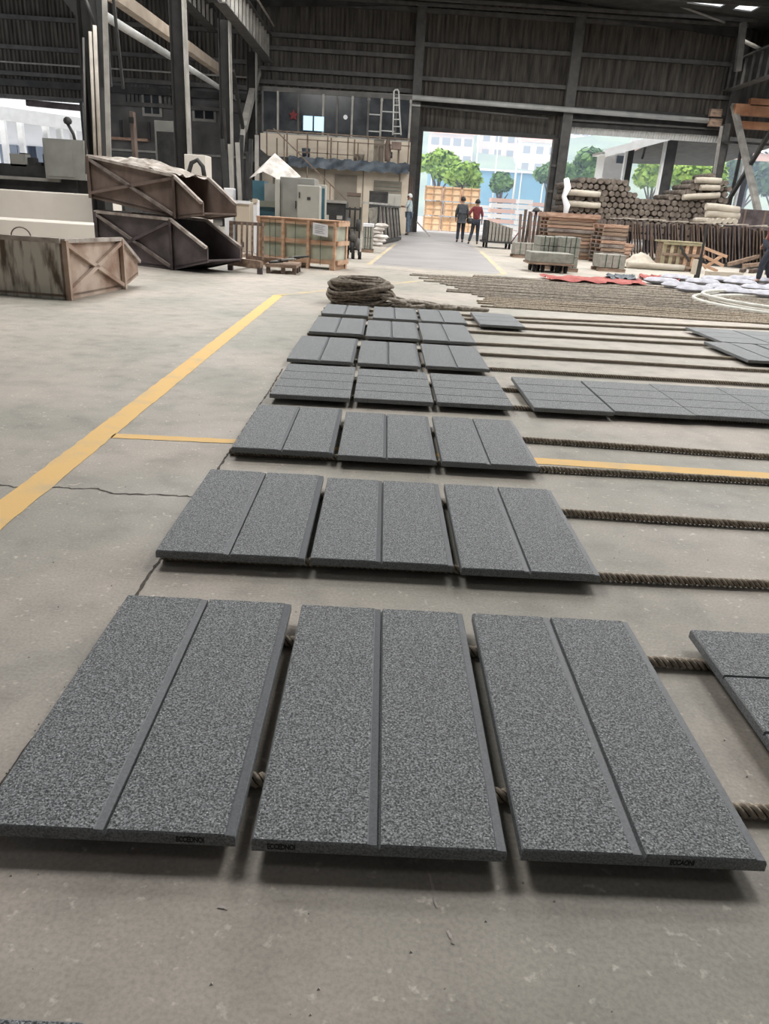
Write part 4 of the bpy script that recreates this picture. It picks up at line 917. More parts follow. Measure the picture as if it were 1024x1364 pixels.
blocks('stone_bundle', 'pair of grey stone blocks on a dark pallet before the narrow stack', 796, 361, 38, .38, .6, 2, 1, 'block')
ct = thing('flat_cart', G(735, 363), 'low flat cart with black wheels before the tall bundles', 'cart')
a = at(704, 337, 16.9); b_ = at(760, 341, 16.9)
MB().box((a.x, 16.6, .20), (b_.x, 17.3, .40)).build('stone_load', 'block_g', ct, bevel=.01); MB().box((a.x-.02, 16.55, .16), (b_.x+.02, 17.35, .2)).build('deck', 'wood_old', ct)
for x in (a.x+.12, a.x+.3, b_.x-.3, b_.x-.12):
    for y in (16.7, 17.2): MB().tube([(x-.03, y, .08), (x+.03, y, .08)], .08, 12).build('wheel', 'rubber', ct)
# stone slab trolley by the walkers
tr = thing('slab_trolley', G(655, 329), 'trolley of upright grey slabs beside the two walkers', 'trolley')
bx0 = G(640, 328); 
MB().box((3.35, 27.2, .18), (4.4, 28.2, .24)).build('deck', 'mach_dark', tr)
for x in (3.5, 4.3):
    for y in (27.35, 28.1): MB().tube([(x-.03, y, .09), (x+.03, y, .09)], .09, 12).build('wheel', 'rubber', tr)
MB().tube([(4.4, 27.7, .2), (4.75, 27.7, .75), (4.75, 27.7, .9)], .02, 6).build('handle', 'red', tr)
for k in range(8):
    tag(MB().box((3.42+.12*k, 27.3, .24), (3.42+.12*k+.09, 28.1, .90-.03*k)).build('stone_slab', 'block' if k else 'mach_dark'), 'thick slab on the trolley beside the walkers, %s from the left' % ordn(k), 'slab', 'slabs on the walkers trolley')
# dark planks standing on end
pk = thing('plank_stand', (5.0, 26.8, 0), 'low stand holding dark planks on end near the doorway', 'stand')
MB().box((4.5, 26.6, 0), (5.9, 27.4, .15)).build('base', 'wood_dark', pk)
for k in range(11):
    x = 4.55+.115*k; tag(MB().bar((x, 26.9+.05*(k % 3), .15), (x+.04*((k % 3)-1), 27.0, 1.15+.05*((k*3) % 4)), .09, .06).build('dark_plank', 'wood_dark' if k % 3 else 'rust'), 'dark plank standing on end near the doorway, %s from the left' % ordn(k), 'plank', 'dark planks on end near the doorway')
o = MB(); a = at(714, 288, 27.5)
hd = thing('hose_post', (a.x, 27.6, 0), 'post with a dark dome cap standing behind the dark planks', 'post'); MB().box((a.x-.04, 27.56, 0), (a.x+.04, 27.64, 1.25)).build('post', 'mach_dark', hd); MB().tube([(a.x, 27.6, 1.25), (a.x, 27.6, 1.33), (a.x, 27.6, 1.4)], [.15, .12, .03], 12).build('cap', 'mach_dark', hd)
# dark leaning slabs in two long rows
def leanrow(x0, x1, y0, y1, n, group, label, ht, seed):
    r_ = random.Random(seed)
    for k in range(n):
        t = k/(n-1); x = x0+(x1-x0)*t; y = y0+(y1-y0)*t
        tag(MB().bar((x, y+r_.uniform(-.08, .08), .10), (x-.14-r_.uniform(0, .10), y+.12, ht+r_.uniform(-.08, .06)), .035, .5, up=(.25, 1, 0)).build('leaning_slab', r_.choice(['wood_dark', 'rust_dark', 'wood_dark', 'rust_dark', 'wood_dark', 'rust'])), label+', '+ordn(k)+' from the left', 'slab', group)
leanrow(7.1, 9.9, 25.6, 24.4, 34, 'dark slabs leaning in the left rack', 'dark slab leaning below the heap of rolls', 1.10, 1)
leanrow(9.9, 13.0, 24.6, 23.0, 36, 'dark slabs leaning in the right rack', 'dark slab leaning behind the wrapped crate', 1.12, 2)
for i, (xa, ya, xb, yb) in enumerate(((6.9, 25.7, 9.9, 24.5), (9.7, 24.7, 13.1, 23.1))):
    r2 = thing('slab_stand', ((xa+xb)/2, (ya+yb)/2, 0), ('low steel stand under the left leaning slabs', 'low steel stand under the right leaning slabs')[i], 'stand')
    MB().bar((xa, ya, .05), (xb, yb, .05), .6, .1).build('base', 'mach_dark', r2)
    MB().bar((xa, ya+.35, .8), (xb, yb+.35, .8), .06, .06).build('back_rail', 'steel', r2)
    for t in (0, .33, .66, 1): p = V((xa, ya+.35, 0)).lerp(V((xb, yb+.35, 0)), t); MB().box((p.x-.04, p.y-.04, 0), (p.x+.04, p.y+.04, .8)).build('post', 'steel', r2)
rq = random.Random(8)
for k in range(16):
    t = k/15; x = 7.2+5.6*t; y = 25.5-2.3*t; a = rq.uniform(-.35, .35); l = rq.uniform(.35, .7)
    tag(MB().bar((x-.1, y, 1.19+.03*(k % 2)), (x-.1+l*cos(a), y+l*sin(a), 1.20+.05*rq.random()), .12, .03).build('stone_offcut', 'roll_c' if k % 2 else 'rim'), 'pale flat offcut lying across the leaning slabs, '+ordn(k)+' from the left', 'offcut', 'pale offcuts on the leaning slabs')
# heap of rolls
plat = thing('roll_platform', (10, 32.5, 0), 'low timber platform carrying the heap of dark rolls', 'platform')
MB().box((6.7, 31.4, .5), (13.6, 34, .95)).build('deck', 'wood_dark', plat)
for x in (6.9, 9, 11, 13.2): MB().box((x, 31.5, 0), (x+.2, 33.8, .5)).build('leg', 'wood_dark', plat)
def rollmesh(rr_, ln, seed, mt, me_):
    r_ = random.Random(seed); n = 12
    o = MB().tube([(0, ln*k/4-ln/2, 0) for k in range(5)], [rr_*(.93+.1*r_.random()) for _ in range(5)], n, capmi=1).build('cloth_roll', [mt, me_], origin=(0, 0, 0)); return o
prof_ = [(6.85, 2.15), (7.0, 2.55), (7.9, 2.6), (8.7, 2.75), (9.2, 2.6), (9.6, 2.2), (10.2, 1.95), (10.8, 2.0), (11.3, 2.35), (12.0, 2.75), (12.5, 3.0), (13.3, 2.9)]
def hz_(x):
    for (xa, za), (xb, zb_) in zip(prof_, prof_[1:]):
        if xa <= x <= xb: return za+(zb_-za)*(x-xa)/(xb-xa)
    return 0
protos = []
RR = .118; cnt = 0; row = 0; z = .95+RR
rr5 = random.Random(77)
while z < 3.0:
    x = 6.95+(RR if row % 2 else 0)
    while x < 13.4:
        if z+RR*.4 < hz_(x) and cnt < 290:
            if len(protos) < 4:
                o = rollmesh(RR*(.98-.04*len(protos)), 1.9, len(protos), 'roll_d', 'roll_end'); protos.append(o)
            else:
                o = rr5.choice(protos).copy(); col.objects.link(o)
            o.location = (x+rr5.uniform(-.01, .01), 32.6+rr5.uniform(-.06, .06), z+rr5.uniform(-.008, .008)); o.rotation_euler = (0, rr5.uniform(0, 6), rr5.uniform(-.03, .03))
            tag(o, 'dark brown roll with its round end showing in the big heap', 'roll', 'dark rolls in the big heap'); cnt += 1
        x += RR*2.02
    z += RR*1.76; row += 1
cp = None
def croll(p, q, r_, label, mt='roll_c'):
    tag(MB().tube([p, p.lerp(q, .3)+V((0, 0, .01)), p.lerp(q, .7), q], [r_*.95, r_, r_*1.02, r_*.93], 12).build('pale_roll', mt), label, 'roll', 'pale rolls')
for i, (y_) in enumerate((257, 272)): croll(at(752, y_-1, 31.53), at(799, y_+2, 31.53), .11, ('pale roll lying sideways, upper left of the heap', 'pale roll lying sideways, lower left of the heap')[i])
for i, (xa, ya, xb, yb) in enumerate(((926, 240, 960, 241), (932, 250, 958, 250), (909, 263, 958, 260))): croll(at(xa, ya, 31.53), at(xb, yb, 31.53), .11, ('pale roll at the right end of the heap, top one', 'pale roll at the right end of the heap, second from top', 'long pale roll slanting at the right end of the heap')[i])
for i, (xa, ya, xb, yb) in enumerate(((940, 275, 984, 280), (940, 285, 984, 288))): croll(at(xa, ya, 29.5), at(xb, yb, 29.5), .13, ('thick cream roll, upper one right of the heap', 'thick cream roll, lower one right of the heap')[i])
for i in range(6):
    a = at(943+7*i, 294+1.0*(i % 2), 29.3); croll(V((a.x, 29.2, a.z)), V((a.x, 30.6, a.z)), .1, 'cream roll end-on under the two thick cream rolls, '+ordn(i)+' from the left')
rs = thing('roll_shelf', (14.0, 29.9, 0), 'dark shelf under the cream rolls at right', 'shelf')
a = at(938, 299, 29.2); b_ = at(986, 302, 29.2); MB().box((a.x, 29.1, a.z-.12), (b_.x, 30.7, a.z-.03)).build('board', 'wood_dark', rs)
for x in (a.x+.05, b_.x-.15): MB().box((x, 29.2, 0), (x+.1, 30.6, a.z-.12)).build('leg', 'wood_dark', rs)
wr = thing('white_wrap', (6.9, 31.0, 0), 'crumpled white sheet hanging down the left end of the roll heap', 'sheet')
MB().tube([at(754, 238, 31.5), at(756, 250, 31.4), at(751, 262, 31.35), at(755, 274, 31.3), at(752, 290, 31.3)], [.1, .14, .09, .13, .07], 9).build('sheet', 'paper', wr)
boxthing('rust_container', 'dark rusty container wall behind the right brace', 'container', 985, 278, 1040, 330, 33, 1, 'rust_dark', 0, None, [('rib', .1, 0, .14, 1, .05, 'rust'), ('rib', .5, 0, .54, 1, .05, 'rust')])
# wrapped crate, white sheet, scissor frame, timbers
cr_ = thing('film_wrapped_crate', (7.9, 20, 0), 'slatted wooden crate wrapped in yellowish film near the bags', 'crate')
a = at(887, 322, 20.2); b_ = at(937, 325, 20.2)
MB().box((a.x+.05, 20.25, .12), (b_.x-.03, 20.95, .66)).build('load', 'wood_old', cr_)
M['film'] = mat('yellowish_film', (.28, .25, .15), (.45, .40, .27), 4, .3, bump=.4, bscale=9)
for k in range(6): x = a.x+(b_.x-a.x)*k/5; MB().box((x-.045, 20.2, .02), (x+.045, 20.24, .70)).build('slat', 'film' if k < 3 else 'wood', cr_)
for z in (.10, .40, .66): MB().box((a.x-.04, 20.17, z-.03), (b_.x+.04, 20.2, z+.03)).build('rail_board', 'wood_old' if z < .5 else 'film', cr_)
MB().box((a.x-.03, 20.2, 0), (b_.x+.03, 21, .1)).build('skid', 'wood_old', cr_); MB().box((a.x-.03, 20.17, .68), (b_.x+.03, 21, .72)).build('top_board', 'film', cr_)
MB().bar((a.x+.35, 20.15, .62), (b_.x-.3, 20.15, .25), .02, .05).build('strap', 'mach_dark', cr_)
pp_ = thing('water_bottle_post', (G(925, 372).x, G(925, 372).y, 0), 'short black post with a pale side before the wrapped crate', 'post')
g_ = G(925, 372); MB().box((g_.x-.0, g_.y, 0), (g_.x+.1, g_.y+.08, .46)).build('post', 'mach_dark', pp_); MB().box((g_.x-.09, g_.y, .1), (g_.x, g_.y+.08, .42)).build('pale_side', 'cream', pp_); MB().box((g_.x+.03, g_.y, .46), (g_.x+.07, g_.y+.05, 1.15)).build('rod', 'mach_dark', pp_)
sh = []; fs = []; n = 16
for i in range(n+1):
    for j in range(9):
        u = i/n; v = j/8; gx_ = 6.2+1.05*u; gy_ = 20.2+1.0*v; z = .02+.36*max(0, sin(pi*u*.9+.1))**1.3*(1-abs(v-.5)*1.6)+.02*sin(i*2+j)
        sh.append((gx_, gy_, max(z, .01)))
for i in range(n):
    for j in range(8): q = i*9+j; fs.append((q, q+9, q+10, q+1))
tag(MB().add(sh, fs, 0, True).build('canvas_sheet', 'roll_c'), 'cream canvas sheet draped on the floor left of the wrapped crate', 'sheet')
croll(V((6.2, 20.0, .09)), V((7.7, 20.1, .09)), .08, 'cream roll lying on the floor at the foot of the canvas sheet')
sf = thing('scissor_frame', (9.0, 21.3, 0), 'pinkish wooden folding frame right of the wrapped crate', 'frame')
for (xa, ya, xb, yb) in ((937, 330, 968, 342), (937, 341, 963, 354), (938, 357, 962, 340), (934, 352, 955, 361), (937, 328, 935, 342)):
    MB().bar(at(xa, ya, 20.9), at(xb, yb, 20.95), .06, .07).build('lath', 'wood', sf)
for i, (xa, ya, xb, yb) in enumerate(((969, 353, 1010, 342), (989, 355, 1010, 350), (940, 363, 972, 364))):
    p = G(xa, ya+4); q = G(xb, yb+4); 
    tag(MB().bar(V((p.x, p.y, .10 if i < 2 else .05)), V((p.x+1.0, p.y+.3, .38 if i == 0 else .22 if i == 1 else .05)), .12, .1).build('timber', 'wood_old' if i < 2 else 'roll_c'), ('grey timber propped on the floor at right, upper one', 'grey timber propped on the floor at right, lower one', 'pale timber lying flat before the folding frame')[i], 'timber')
for k in range(7): 
    tag(MB().bar(V((9.6+.35*k, 21.0+.2*(k % 2), .05)), V((10.1+.35*k, 21.9, .06)), .1, .1).build('timber', 'wood_dark'), 'dark timber offcut under the right leaning slabs, '+ordn(k)+' from the left', 'timber', 'dark timber offcuts at right')

# ================================================================== PEOPLE
def skinmesh(name, verts, edges, radii, mt, parent, root_i=0, sub=2):
    me = bpy.data.meshes.new(name); me.from_pydata(verts, edges, []); o = bpy.data.objects.new(name, me); col.objects.link(o)
    sk = o.modifiers.new('skin', 'SKIN'); sk.use_smooth_shade = True
    for i, r_ in enumerate(radii):
        d = me.skin_vertices[0].data[i]; d.radius = (r_, r_) if not isinstance(r_, tuple) else r_; d.use_root = (i == root_i)
    s_ = o.modifiers.new('sub', 'SUBSURF'); s_.levels = sub; s_.render_levels = sub
    me.materials.append(M[mt]); o.parent = parent; return o
def person(loc, rz, H_, label, shirt, trouser, hair='hair', pose=None, hat=None, coat=False, bag=False, long_hair=False):
    root = thing('person', loc, label, 'person'); s_ = H_/1.75; P_ = dict(
        pelvis=(0, 0, .95), belly=(0, .0, 1.08), chest=(0, .0, 1.30), neck0=(0, .0, 1.46), neck=(0, .01, 1.54), head=(0, .02, 1.64), crown=(0, .01, 1.70),
        shL=(-.17, 0, 1.42), shR=(.17, 0, 1.42), elL=(-.24, -.02, 1.15), elR=(.24, -.02, 1.15), wrL=(-.24, .07, .92), wrR=(.24, .07, .92), haL=(-.235, .1, .84), haR=(.235, .1, .84),
        hiL=(-.09, 0, .90), hiR=(.09, 0, .90), knL=(-.10, .03, .50), knR=(.10, -.02, .50), anL=(-.11, -.02, .09), anR=(.11, .02, .09), toL=(-.12, .13, .035), toR=(.12, .16, .035))
    if pose: P_.update(pose)
    P_ = {k: V(v)*s_ for k, v in P_.items()}
    order = ['pelvis', 'belly', 'chest', 'neck0', 'neck', 'head', 'crown', 'shL', 'elL', 'wrL', 'haL', 'shR', 'elR', 'wrR', 'haR', 'hiL', 'knL', 'anL', 'toL', 'hiR', 'knR', 'anR', 'toR']
    E_ = [(0, 1), (1, 2), (2, 3), (3, 4), (4, 5), (5, 6), (2, 7), (7, 8), (8, 9), (9, 10), (2, 11), (11, 12), (12, 13), (13, 14), (0, 15), (15, 16), (16, 17), (17, 18), (0, 19), (19, 20), (20, 21), (21, 22)]
    RD = dict(pelvis=.13, belly=.12, chest=.14, neck0=.07, neck=.052, head=.095, crown=.07, shL=.06, shR=.06, elL=.042, elR=.042, wrL=.028, wrR=.028, haL=.035, haR=.035, hiL=.085, hiR=.085, knL=.056, knR=.056, anL=.04, anR=.04, toL=.035, toR=.035)
    skinmesh('body', [P_[k] for k in order], E_, [RD[k]*s_ for k in order], 'skin', root)
    # fingers and thumb at each hand
    for sd_ in ('L', 'R'):
        wv = P_['wr'+sd_]; hv = P_['ha'+sd_]; d = (hv-wv).normalized(); sx_ = -1 if sd_ == 'L' else 1
        vs = [hv.copy()]; es = []; rd = [.022*s_]
        for k in range(4):
            b0 = hv+V((0, (k-1.5)*.017, 0))+d*.01; ln = (.06, .07, .075, .06)[k]*s_
            i0 = len(vs); vs += [b0, b0+d*ln*.5, b0+d*ln*.9+V((-sx_*.012, 0, 0))]; es += [(0, i0), (i0, i0+1), (i0+1, i0+2)]; rd += [.010*s_, .009*s_, .008*s_]
        i0 = len(vs); vs += [hv+V((0, .035, 0))-d*.01, hv+V((-sx_*.01, .05, 0))+d*.025]; es += [(0, i0), (i0, i0+1)]; rd += [.011*s_, .009*s_]
        skinmesh('hand', vs, es, rd, 'skin', root, sub=1)
    up = ['pelvis', 'belly', 'chest', 'neck0', 'shL', 'elL', 'shR', 'elR', 'wrL', 'wrR']; idx = {k: i for i, k in enumerate(up)}
    ee = [('pelvis', 'belly'), ('belly', 'chest'), ('chest', 'neck0'), ('chest', 'shL'), ('shL', 'elL'), ('chest', 'shR'), ('shR', 'elR')]+([('elL', 'wrL'), ('elR', 'wrR')])
    rs_ = {k: RD[k]*1.12+.014 for k in up}
    if coat: rs_['pelvis'] = .19; rs_['belly'] = .165
    ps = [P_[k].copy() for k in up]
    for k in ('wrL', 'wrR'): e_ = 'el'+k[-1]; ps[idx[k]] = P_[e_].lerp(P_[k], .85 if coat else .25); rs_[k] = .045
    vs = ps; es = [(idx[a], idx[b]) for a, b in ee]; rd = [rs_[k]*s_ for k in up]
    if coat: vs.append(P_['pelvis']-V((0, 0, .16*s_))); es.append((0, len(vs)-1)); rd.append(.17*s_)
    skinmesh('coat' if coat else 'shirt', vs, es, rd, shirt, root)
    lo_ = ['pelvis', 'hiL', 'knL', 'anL', 'hiR', 'knR', 'anR']; ix = {k: i for i, k in enumerate(lo_)}
    skinmesh('trousers', [P_[k] for k in lo_], [(ix[a], ix[b]) for a, b in (('pelvis', 'hiL'), ('hiL', 'knL'), ('knL', 'anL'), ('pelvis', 'hiR'), ('hiR', 'knR'), ('knR', 'anR'))], [(RD[k]+.022)*s_ for k in lo_], trouser, root)
    for sd_ in 'LR':
        a = P_['an'+sd_]; t = P_['to'+sd_]; skinmesh('shoe', [a-V((0, .03, .02)), (a+t)/2-V((0, 0, .01)), t], [(0, 1), (1, 2)], [.052*s_, .045*s_, .04*s_], 'mach_dark', root, sub=1)
    hc = P_['head']; cr2 = P_['crown']
    vs = []; fs = []; n = 14; m = 7
    for j in range(m+1):
        ph = pi*.62*j/m
        for i in range(n):
            a = 2*pi*i/n; back = -sin(a)
            rr_ = .112*s_; cut = 1.0 if back > -.25 else .62
            p_ = ph*cut; vs.append(hc+V((0, -.008, .012*s_))+V((rr_*.93*sin(p_)*cos(a), rr_*1.05*sin(p_)*sin(a), rr_*1.12*cos(p_))))
    fs = [(j*n+i, j*n+(i+1) % n, (j+1)*n+(i+1) % n, (j+1)*n+i)[::-1] for j in range(m) for i in range(n)]
    MB().add([v_+V(loc) for v_ in vs], fs, 0, True).build('hat' if hat else 'hair', hat or hair, root)
    if hat: MB().tube([hc+V(loc)+V((0, .02, .035*s_)), hc+V(loc)+V((0, .02, .045*s_))], .14*s_, 16).build('brim', hat, root)
    for sx_ in (-1, 1):
        MB().tube([hc+V(loc)+V((sx_*.094*s_, 0, -.02)), hc+V(loc)+V((sx_*.105*s_, -.005, .015))], .016, 6).build('ear', 'skin', root)
        MB().tube([hc+V(loc)+V((sx_*.034*s_, .088*s_, .01)), hc+V(loc)+V((sx_*.034*s_, .100*s_, .01))], .012, 6).build('eye', 'mach_dark', root)
    MB().tube([hc+V(loc)+V((0, .09*s_, .012)), hc+V(loc)+V((0, .118*s_, -.03))], [.01, .017], 6).build('nose', 'skin', root)
    MB().box(tuple(hc+V(loc)+V((-.025, .092*s_, -.062))), tuple(hc+V(loc)+V((.025, .1*s_, -.054)))).build('mouth', 'dk_shirt', root)
    root.rotation_euler = (0, 0, rz); root.scale = (1.0, 1.0, 1.0)
    return root
g_ = G(612, 323)
person(g_, R(0), 1.64, 'person in dark grey long jacket walking away towards the doorway', 'grey_cloth', 'navy', coat=True, pose=dict(knL=(-.10, .05, .5), anL=(-.12, -.02, .09), toL=(-.13, .12, .035), anR=(.11, .10, .09), toR=(.12, .24, .035), knR=(.1, .1, .5)))
g2 = G(631, 325.5)
person(g2, R(-8), 1.56, 'person in maroon top walking away beside the one in grey', 'maroon', 'navy', pose=dict(knL=(-.13, .02, .5), anL=(-.22, -.22, .1), toL=(-.24, -.10, .035), knR=(.10, .12, .5), anR=(.12, .12, .09), toR=(.12, .27, .035), elL=(-.30, -.08, 1.2), wrL=(-.26, .12, 1.08), haL=(-.22, .19, 1.08)))
hb = thing('hand_bag', (g_.x+.34, g_.y+.1, .72), 'dark bag held between the two walking people', 'bag')
MB().tube([(g_.x+.34, g_.y, .70), (g_.x+.34, g_.y, .78), (g_.x+.34, g_.y, .9)], [.10, .15, .11], 9).build('bag_body', 'mach_dark', hb); MB().tube([(g_.x+.28, g_.y, .88), (g_.x+.27, g_.y+.05, .98), (g_.x+.4, g_.y, .88)], .012, 6).build('handle', 'mach_dark', hb)
g3 = G(543, 313.5)
person(g3, R(75), 1.72, 'worker in pale shirt and white hard hat standing at the grey cupboard', 'pale_shirt', 'denim', hat='white', pose=dict(elL=(-.2, .12, 1.2), wrL=(-.14, .34, 1.22), haL=(-.12, .42, 1.22), elR=(.2, .12, 1.2), wrR=(.14, .34, 1.20), haR=(.12, .42, 1.2)))
tag(MB().bar(V((g3.x+.35, g3.y-.4, .6)), V((g3.x+.95, g3.y-.6, .05)), .06, .06).build('leaning_bar', 'steel_pale'), 'pale bar leaning by the worker at the door jamb', 'bar')
g4 = G(1016, 379)
person(g4, R(95), 1.6, 'person in dark red shirt cut off by the right frame edge', 'dk_shirt', 'navy', pose=dict(anL=(-.11, .22, .1), toL=(-.12, .36, .035), knL=(-.10, .20, .5), anR=(.11, -.22, .1), toR=(.12, -.08, .035)))

# ================================================================== OUTSIDE
rt = random.Random(31)
def tree(loc, H_, cr_r, label, mt, seed, nleaf=2600, group='trees outside'):
    r_ = random.Random(seed); root = thing('leafy_tree', loc, label, 'tree', group); L0 = V(loc)
    top = L0+V((0, 0, H_*.62))
    tk = MB().tube([L0, L0+V((.1, 0, H_*.3)), top], [.22, .16, .08], 8)
    for k in range(5): a = k*1.26; tk.tube([L0+V((0, 0, H_*.35)), top+V((cr_r*.6*cos(a), cr_r*.6*sin(a), .3*k-.3))], [.1, .03], 6)
    tk.build('trunk', 'bark', root)
    mb = MB(); cl = []
    for k in range(16):
        a = r_.uniform(0, 2*pi); el = r_.uniform(-.5, 1.2); rad = cr_r*r_.uniform(.35, .75)
        cl.append((L0+V((rad*cos(a)*cos(el), rad*sin(a)*cos(el), H_*.68+rad*.75*sin(el))), cr_r*r_.uniform(.3, .48)))
    lv = H_*.028+.09
    for k in range(nleaf):
        c, rr_ = cl[k % 16]; d = V((r_.gauss(0, 1), r_.gauss(0, 1), r_.gauss(0, 1))).normalized(); p = c+d*rr_*r_.uniform(.7, 1.08)
        u = V((r_.gauss(0, 1), r_.gauss(0, 1), r_.gauss(0, .6))).normalized()*lv; v = d.cross(u); v = v.normalized()*lv*.7 if v.length > .01 else V((0, 0, lv))
        mb.add([p-u, p-v, p+u, p+v], [(0, 1, 2, 3)])
    for c, rr_ in cl:
        n = 8
        vs = [c+V((rr_*.72*sin(pi*(j+1)/5)*cos(2*pi*i/n), rr_*.72*sin(pi*(j+1)/5)*sin(2*pi*i/n), rr_*.72*cos(pi*(j+1)/5))) for j in range(4) for i in range(n)]
        mb.add(vs, [(j*n+i, (j+1)*n+i, (j+1)*n+(i+1) % n, j*n+(i+1) % n) for j in range(3) for i in range(n)]+[list(range(n)), [3*n+i for i in range(n)][::-1]], 0, True)
    o = mb.build('crown', mt, root); o['kind'] = 'stuff'
    return root
def tree_px(px, ytop, ybot, wpx, Y, label, mt, seed, n=2600):
    c = at(px, ybot, Y); t = at(px, ytop, Y); H_ = t.z*1.08; tree((c.x, Y, 0), H_, wpx/1144*Y/2*1.05, label, mt, seed, n)
tree_px(582, 192, 262, 52, 62, 'tall light green tree at the left of the wide doorway', 'leaf_y', 1)
tree_px(614, 212, 262, 48, 60, 'rounded bright green tree left of centre in the wide doorway', 'leaf_y', 2)
tree_px(666, 224, 262, 34, 64, 'small green tree in the middle of the wide doorway', 'leaf', 3)
tree_px(732, 205, 262, 44, 67, 'green tree at the right edge of the wide doorway', 'leaf', 4)
tree_px(782, 194, 262, 62, 70, 'broad green tree at the left of the right opening', 'leaf', 5, 3200)
tree_px(866, 200, 262, 60, 74, 'yellow-green tree under the shed roof, left of its post', 'leaf_y', 6)
tree_px(925, 200, 262, 70, 67, 'bright green tree seen through the shed behind the rolls', 'leaf_y', 7)
tree_px(985, 202, 290, 80, 80, 'dark green tree seen right of the corner column', 'leaf_d', 8, 3200)
tree_px(1025, 205, 290, 70, 75, 'dark green tree at the right frame edge', 'leaf_d', 9, 3200)
tree_px(895, 205, 270, 60, 86, 'green tree behind the shed post', 'leaf', 10)
# hill with houses
hv = []; hf = []; nx_, ny_ = 60, 16
for i in range(nx_+1):
    for j in range(ny_+1):
        x = -60+260*i/nx_; y = 150+190*j/ny_; t = j/ny_
        hv.append((x, y, -1+(36+9*sin(x*.035)+4*sin(x*.11))*(t**.8)+1.2*rt.random()*t))
for i in range(nx_):
    for j in range(ny_): q = i*(ny_+1)+j; hf.append((q, q+ny_+1, q+ny_+2, q+1))
struct(MB().add(hv, hf, 0, True).build('hillside', 'hill'))
def hh(x, y): t = max(0, (y-150)/190); return -1+(36+9*sin(x*.035)+4*sin(x*.11))*(t**.8)
def house(x, y, wd, dp, h, wm, label, nwx=3, nwz=2, roofm='tile'):
    z0 = hh(x, y)-1 if y > 150 else 0
    root = thing('town_house', (x, y, z0), label, 'house', 'houses beyond the yard')
    MB().box((x-wd/2, y, z0), (x+wd/2, y+dp, z0+h)).build('walls', wm, root)
    MB().prism([(x-wd/2-.4, y-.4, z0+h), (x+wd/2+.4, y-.4, z0+h), (x+wd/2-.5, y+dp/2, z0+h+1.6), (x-wd/2+.5, y+dp/2, z0+h+1.6)], (0, .3, .12)).build('roof', roofm, root)
    for i in range(nwx):
        for j in range(nwz):
            wx = x-wd/2+wd*(i+.5)/nwx; wz = z0+h*(j+.55)/nwz
            MB().box((wx-wd*.09, y-.06, wz-h*.11), (wx+wd*.09, y+.02, wz+h*.11)).build('window', 'win', root)
hs = [(598, 232, 'pinkwall', 10, 7), (640, 215, 'whitewall', 16, 12), (660, 228, 'pinkwall', 9, 6), (690, 222, 'pinkwall', 14, 8), (715, 232, 'whitewall', 9, 7), (705, 205, 'whitewall', 8, 5), (625, 205, 'whitewall', 8, 5), (675, 198, 'pinkwall', 8, 5), (780, 215, 'whitewall', 10, 8), (765, 196, 'pinkwall', 8, 5), (820, 190, 'whitewall', 9, 5), (590, 205, 'whitewall', 7, 5), (650, 192, 'pinkwall', 6, 4), (720, 195, 'pinkwall', 7, 4)]
for i, (px, py, wm, wd, h) in enumerate(hs):
    Y = 165+(240-py)*3.0
    p = at(px, py, Y); house(p.x, Y, wd, 8, h, wm, ('pink-walled' if wm == 'pinkwall' else 'white-walled')+' house on the hazy hillside, %s of the houses from the left' % ordn(sorted(h_[0]*1000+h_[1] for h_ in hs).index(px*1000+py)), 4 if wd > 9 else 3, 3 if h > 9 else 2)
# teal wall / long building
tw = thing('teal_building', (8, 84, 0), 'long teal wall building behind the trees in the doorway', 'building')
a = at(575, 224, 84); b_ = at(745, 234, 84)
MB().box((a.x, 84, 0), (b_.x+5, 92, 5.2)).build('wall', 'teal', tw)
for k in range(9): MB().box((a.x+2.3*k, 83.9, 0), (a.x+2.3*k+.12, 84, 5.2)).build('pilaster', 'whitewall', tw)
MB().box((a.x+13, 83.9, 2.6), (a.x+13.9, 84, 4.1)).build('window', 'win', tw)
MB().box((a.x, 83.8, 5.2), (b_.x+5, 92, 5.4)).build('coping', 'whitewall', tw)
# light poles
for i, (px, yt, Y) in enumerate(((692, 186, 58), (664, 186, 66), (637, 190, 70))):
    t = at(px, yt, Y); lp = thing('lamp_post', (t.x, Y, 0), ('tall white pole right of centre in the wide doorway', 'thin white pole in the middle of the wide doorway', 'faint thin pole left of centre in the wide doorway')[i], 'pole')
    MB().tube([(t.x, Y, 0), (t.x, Y, 7.5)], .07 if i == 0 else .045, 8).build('pole', 'white', lp); MB().tube([(t.x, Y, 0), (t.x, Y, .3)], .14, 8).build('base', 'white', lp)
# orange timber crates stacked in the sun
oc = thing('timber_crate', (0, 0, 0), 'x', 'crate')
MB().box((-.5, -.5, .08), (.5, .5, .74)).build('panel', 'wood_orange', oc)
for z in (.04, .4, .74): MB().box((-.53, -.54, z), (.53, -.5, z+.09)).build('rail_board', 'wood_orange', oc)
for x in (-.53, -.04, .45): MB().box((x, -.57, 0), (x+.08, -.54, .83)).build('upright_board', 'wood', oc)
fst = True
for i in range(3):
    for j in range(3):
        c = oc if fst else copy_tree(oc); fst = False
        c.location = (2.75+1.12*i+.05*(j % 2), 49+.1*((i+j) % 2), .835*j-.03); tag(c, 'sunlit orange timber crate outside, %s column, %s row' % (('left', 'middle', 'right')[i], ('bottom', 'middle', 'top')[j]), 'crate', 'orange crates outside')
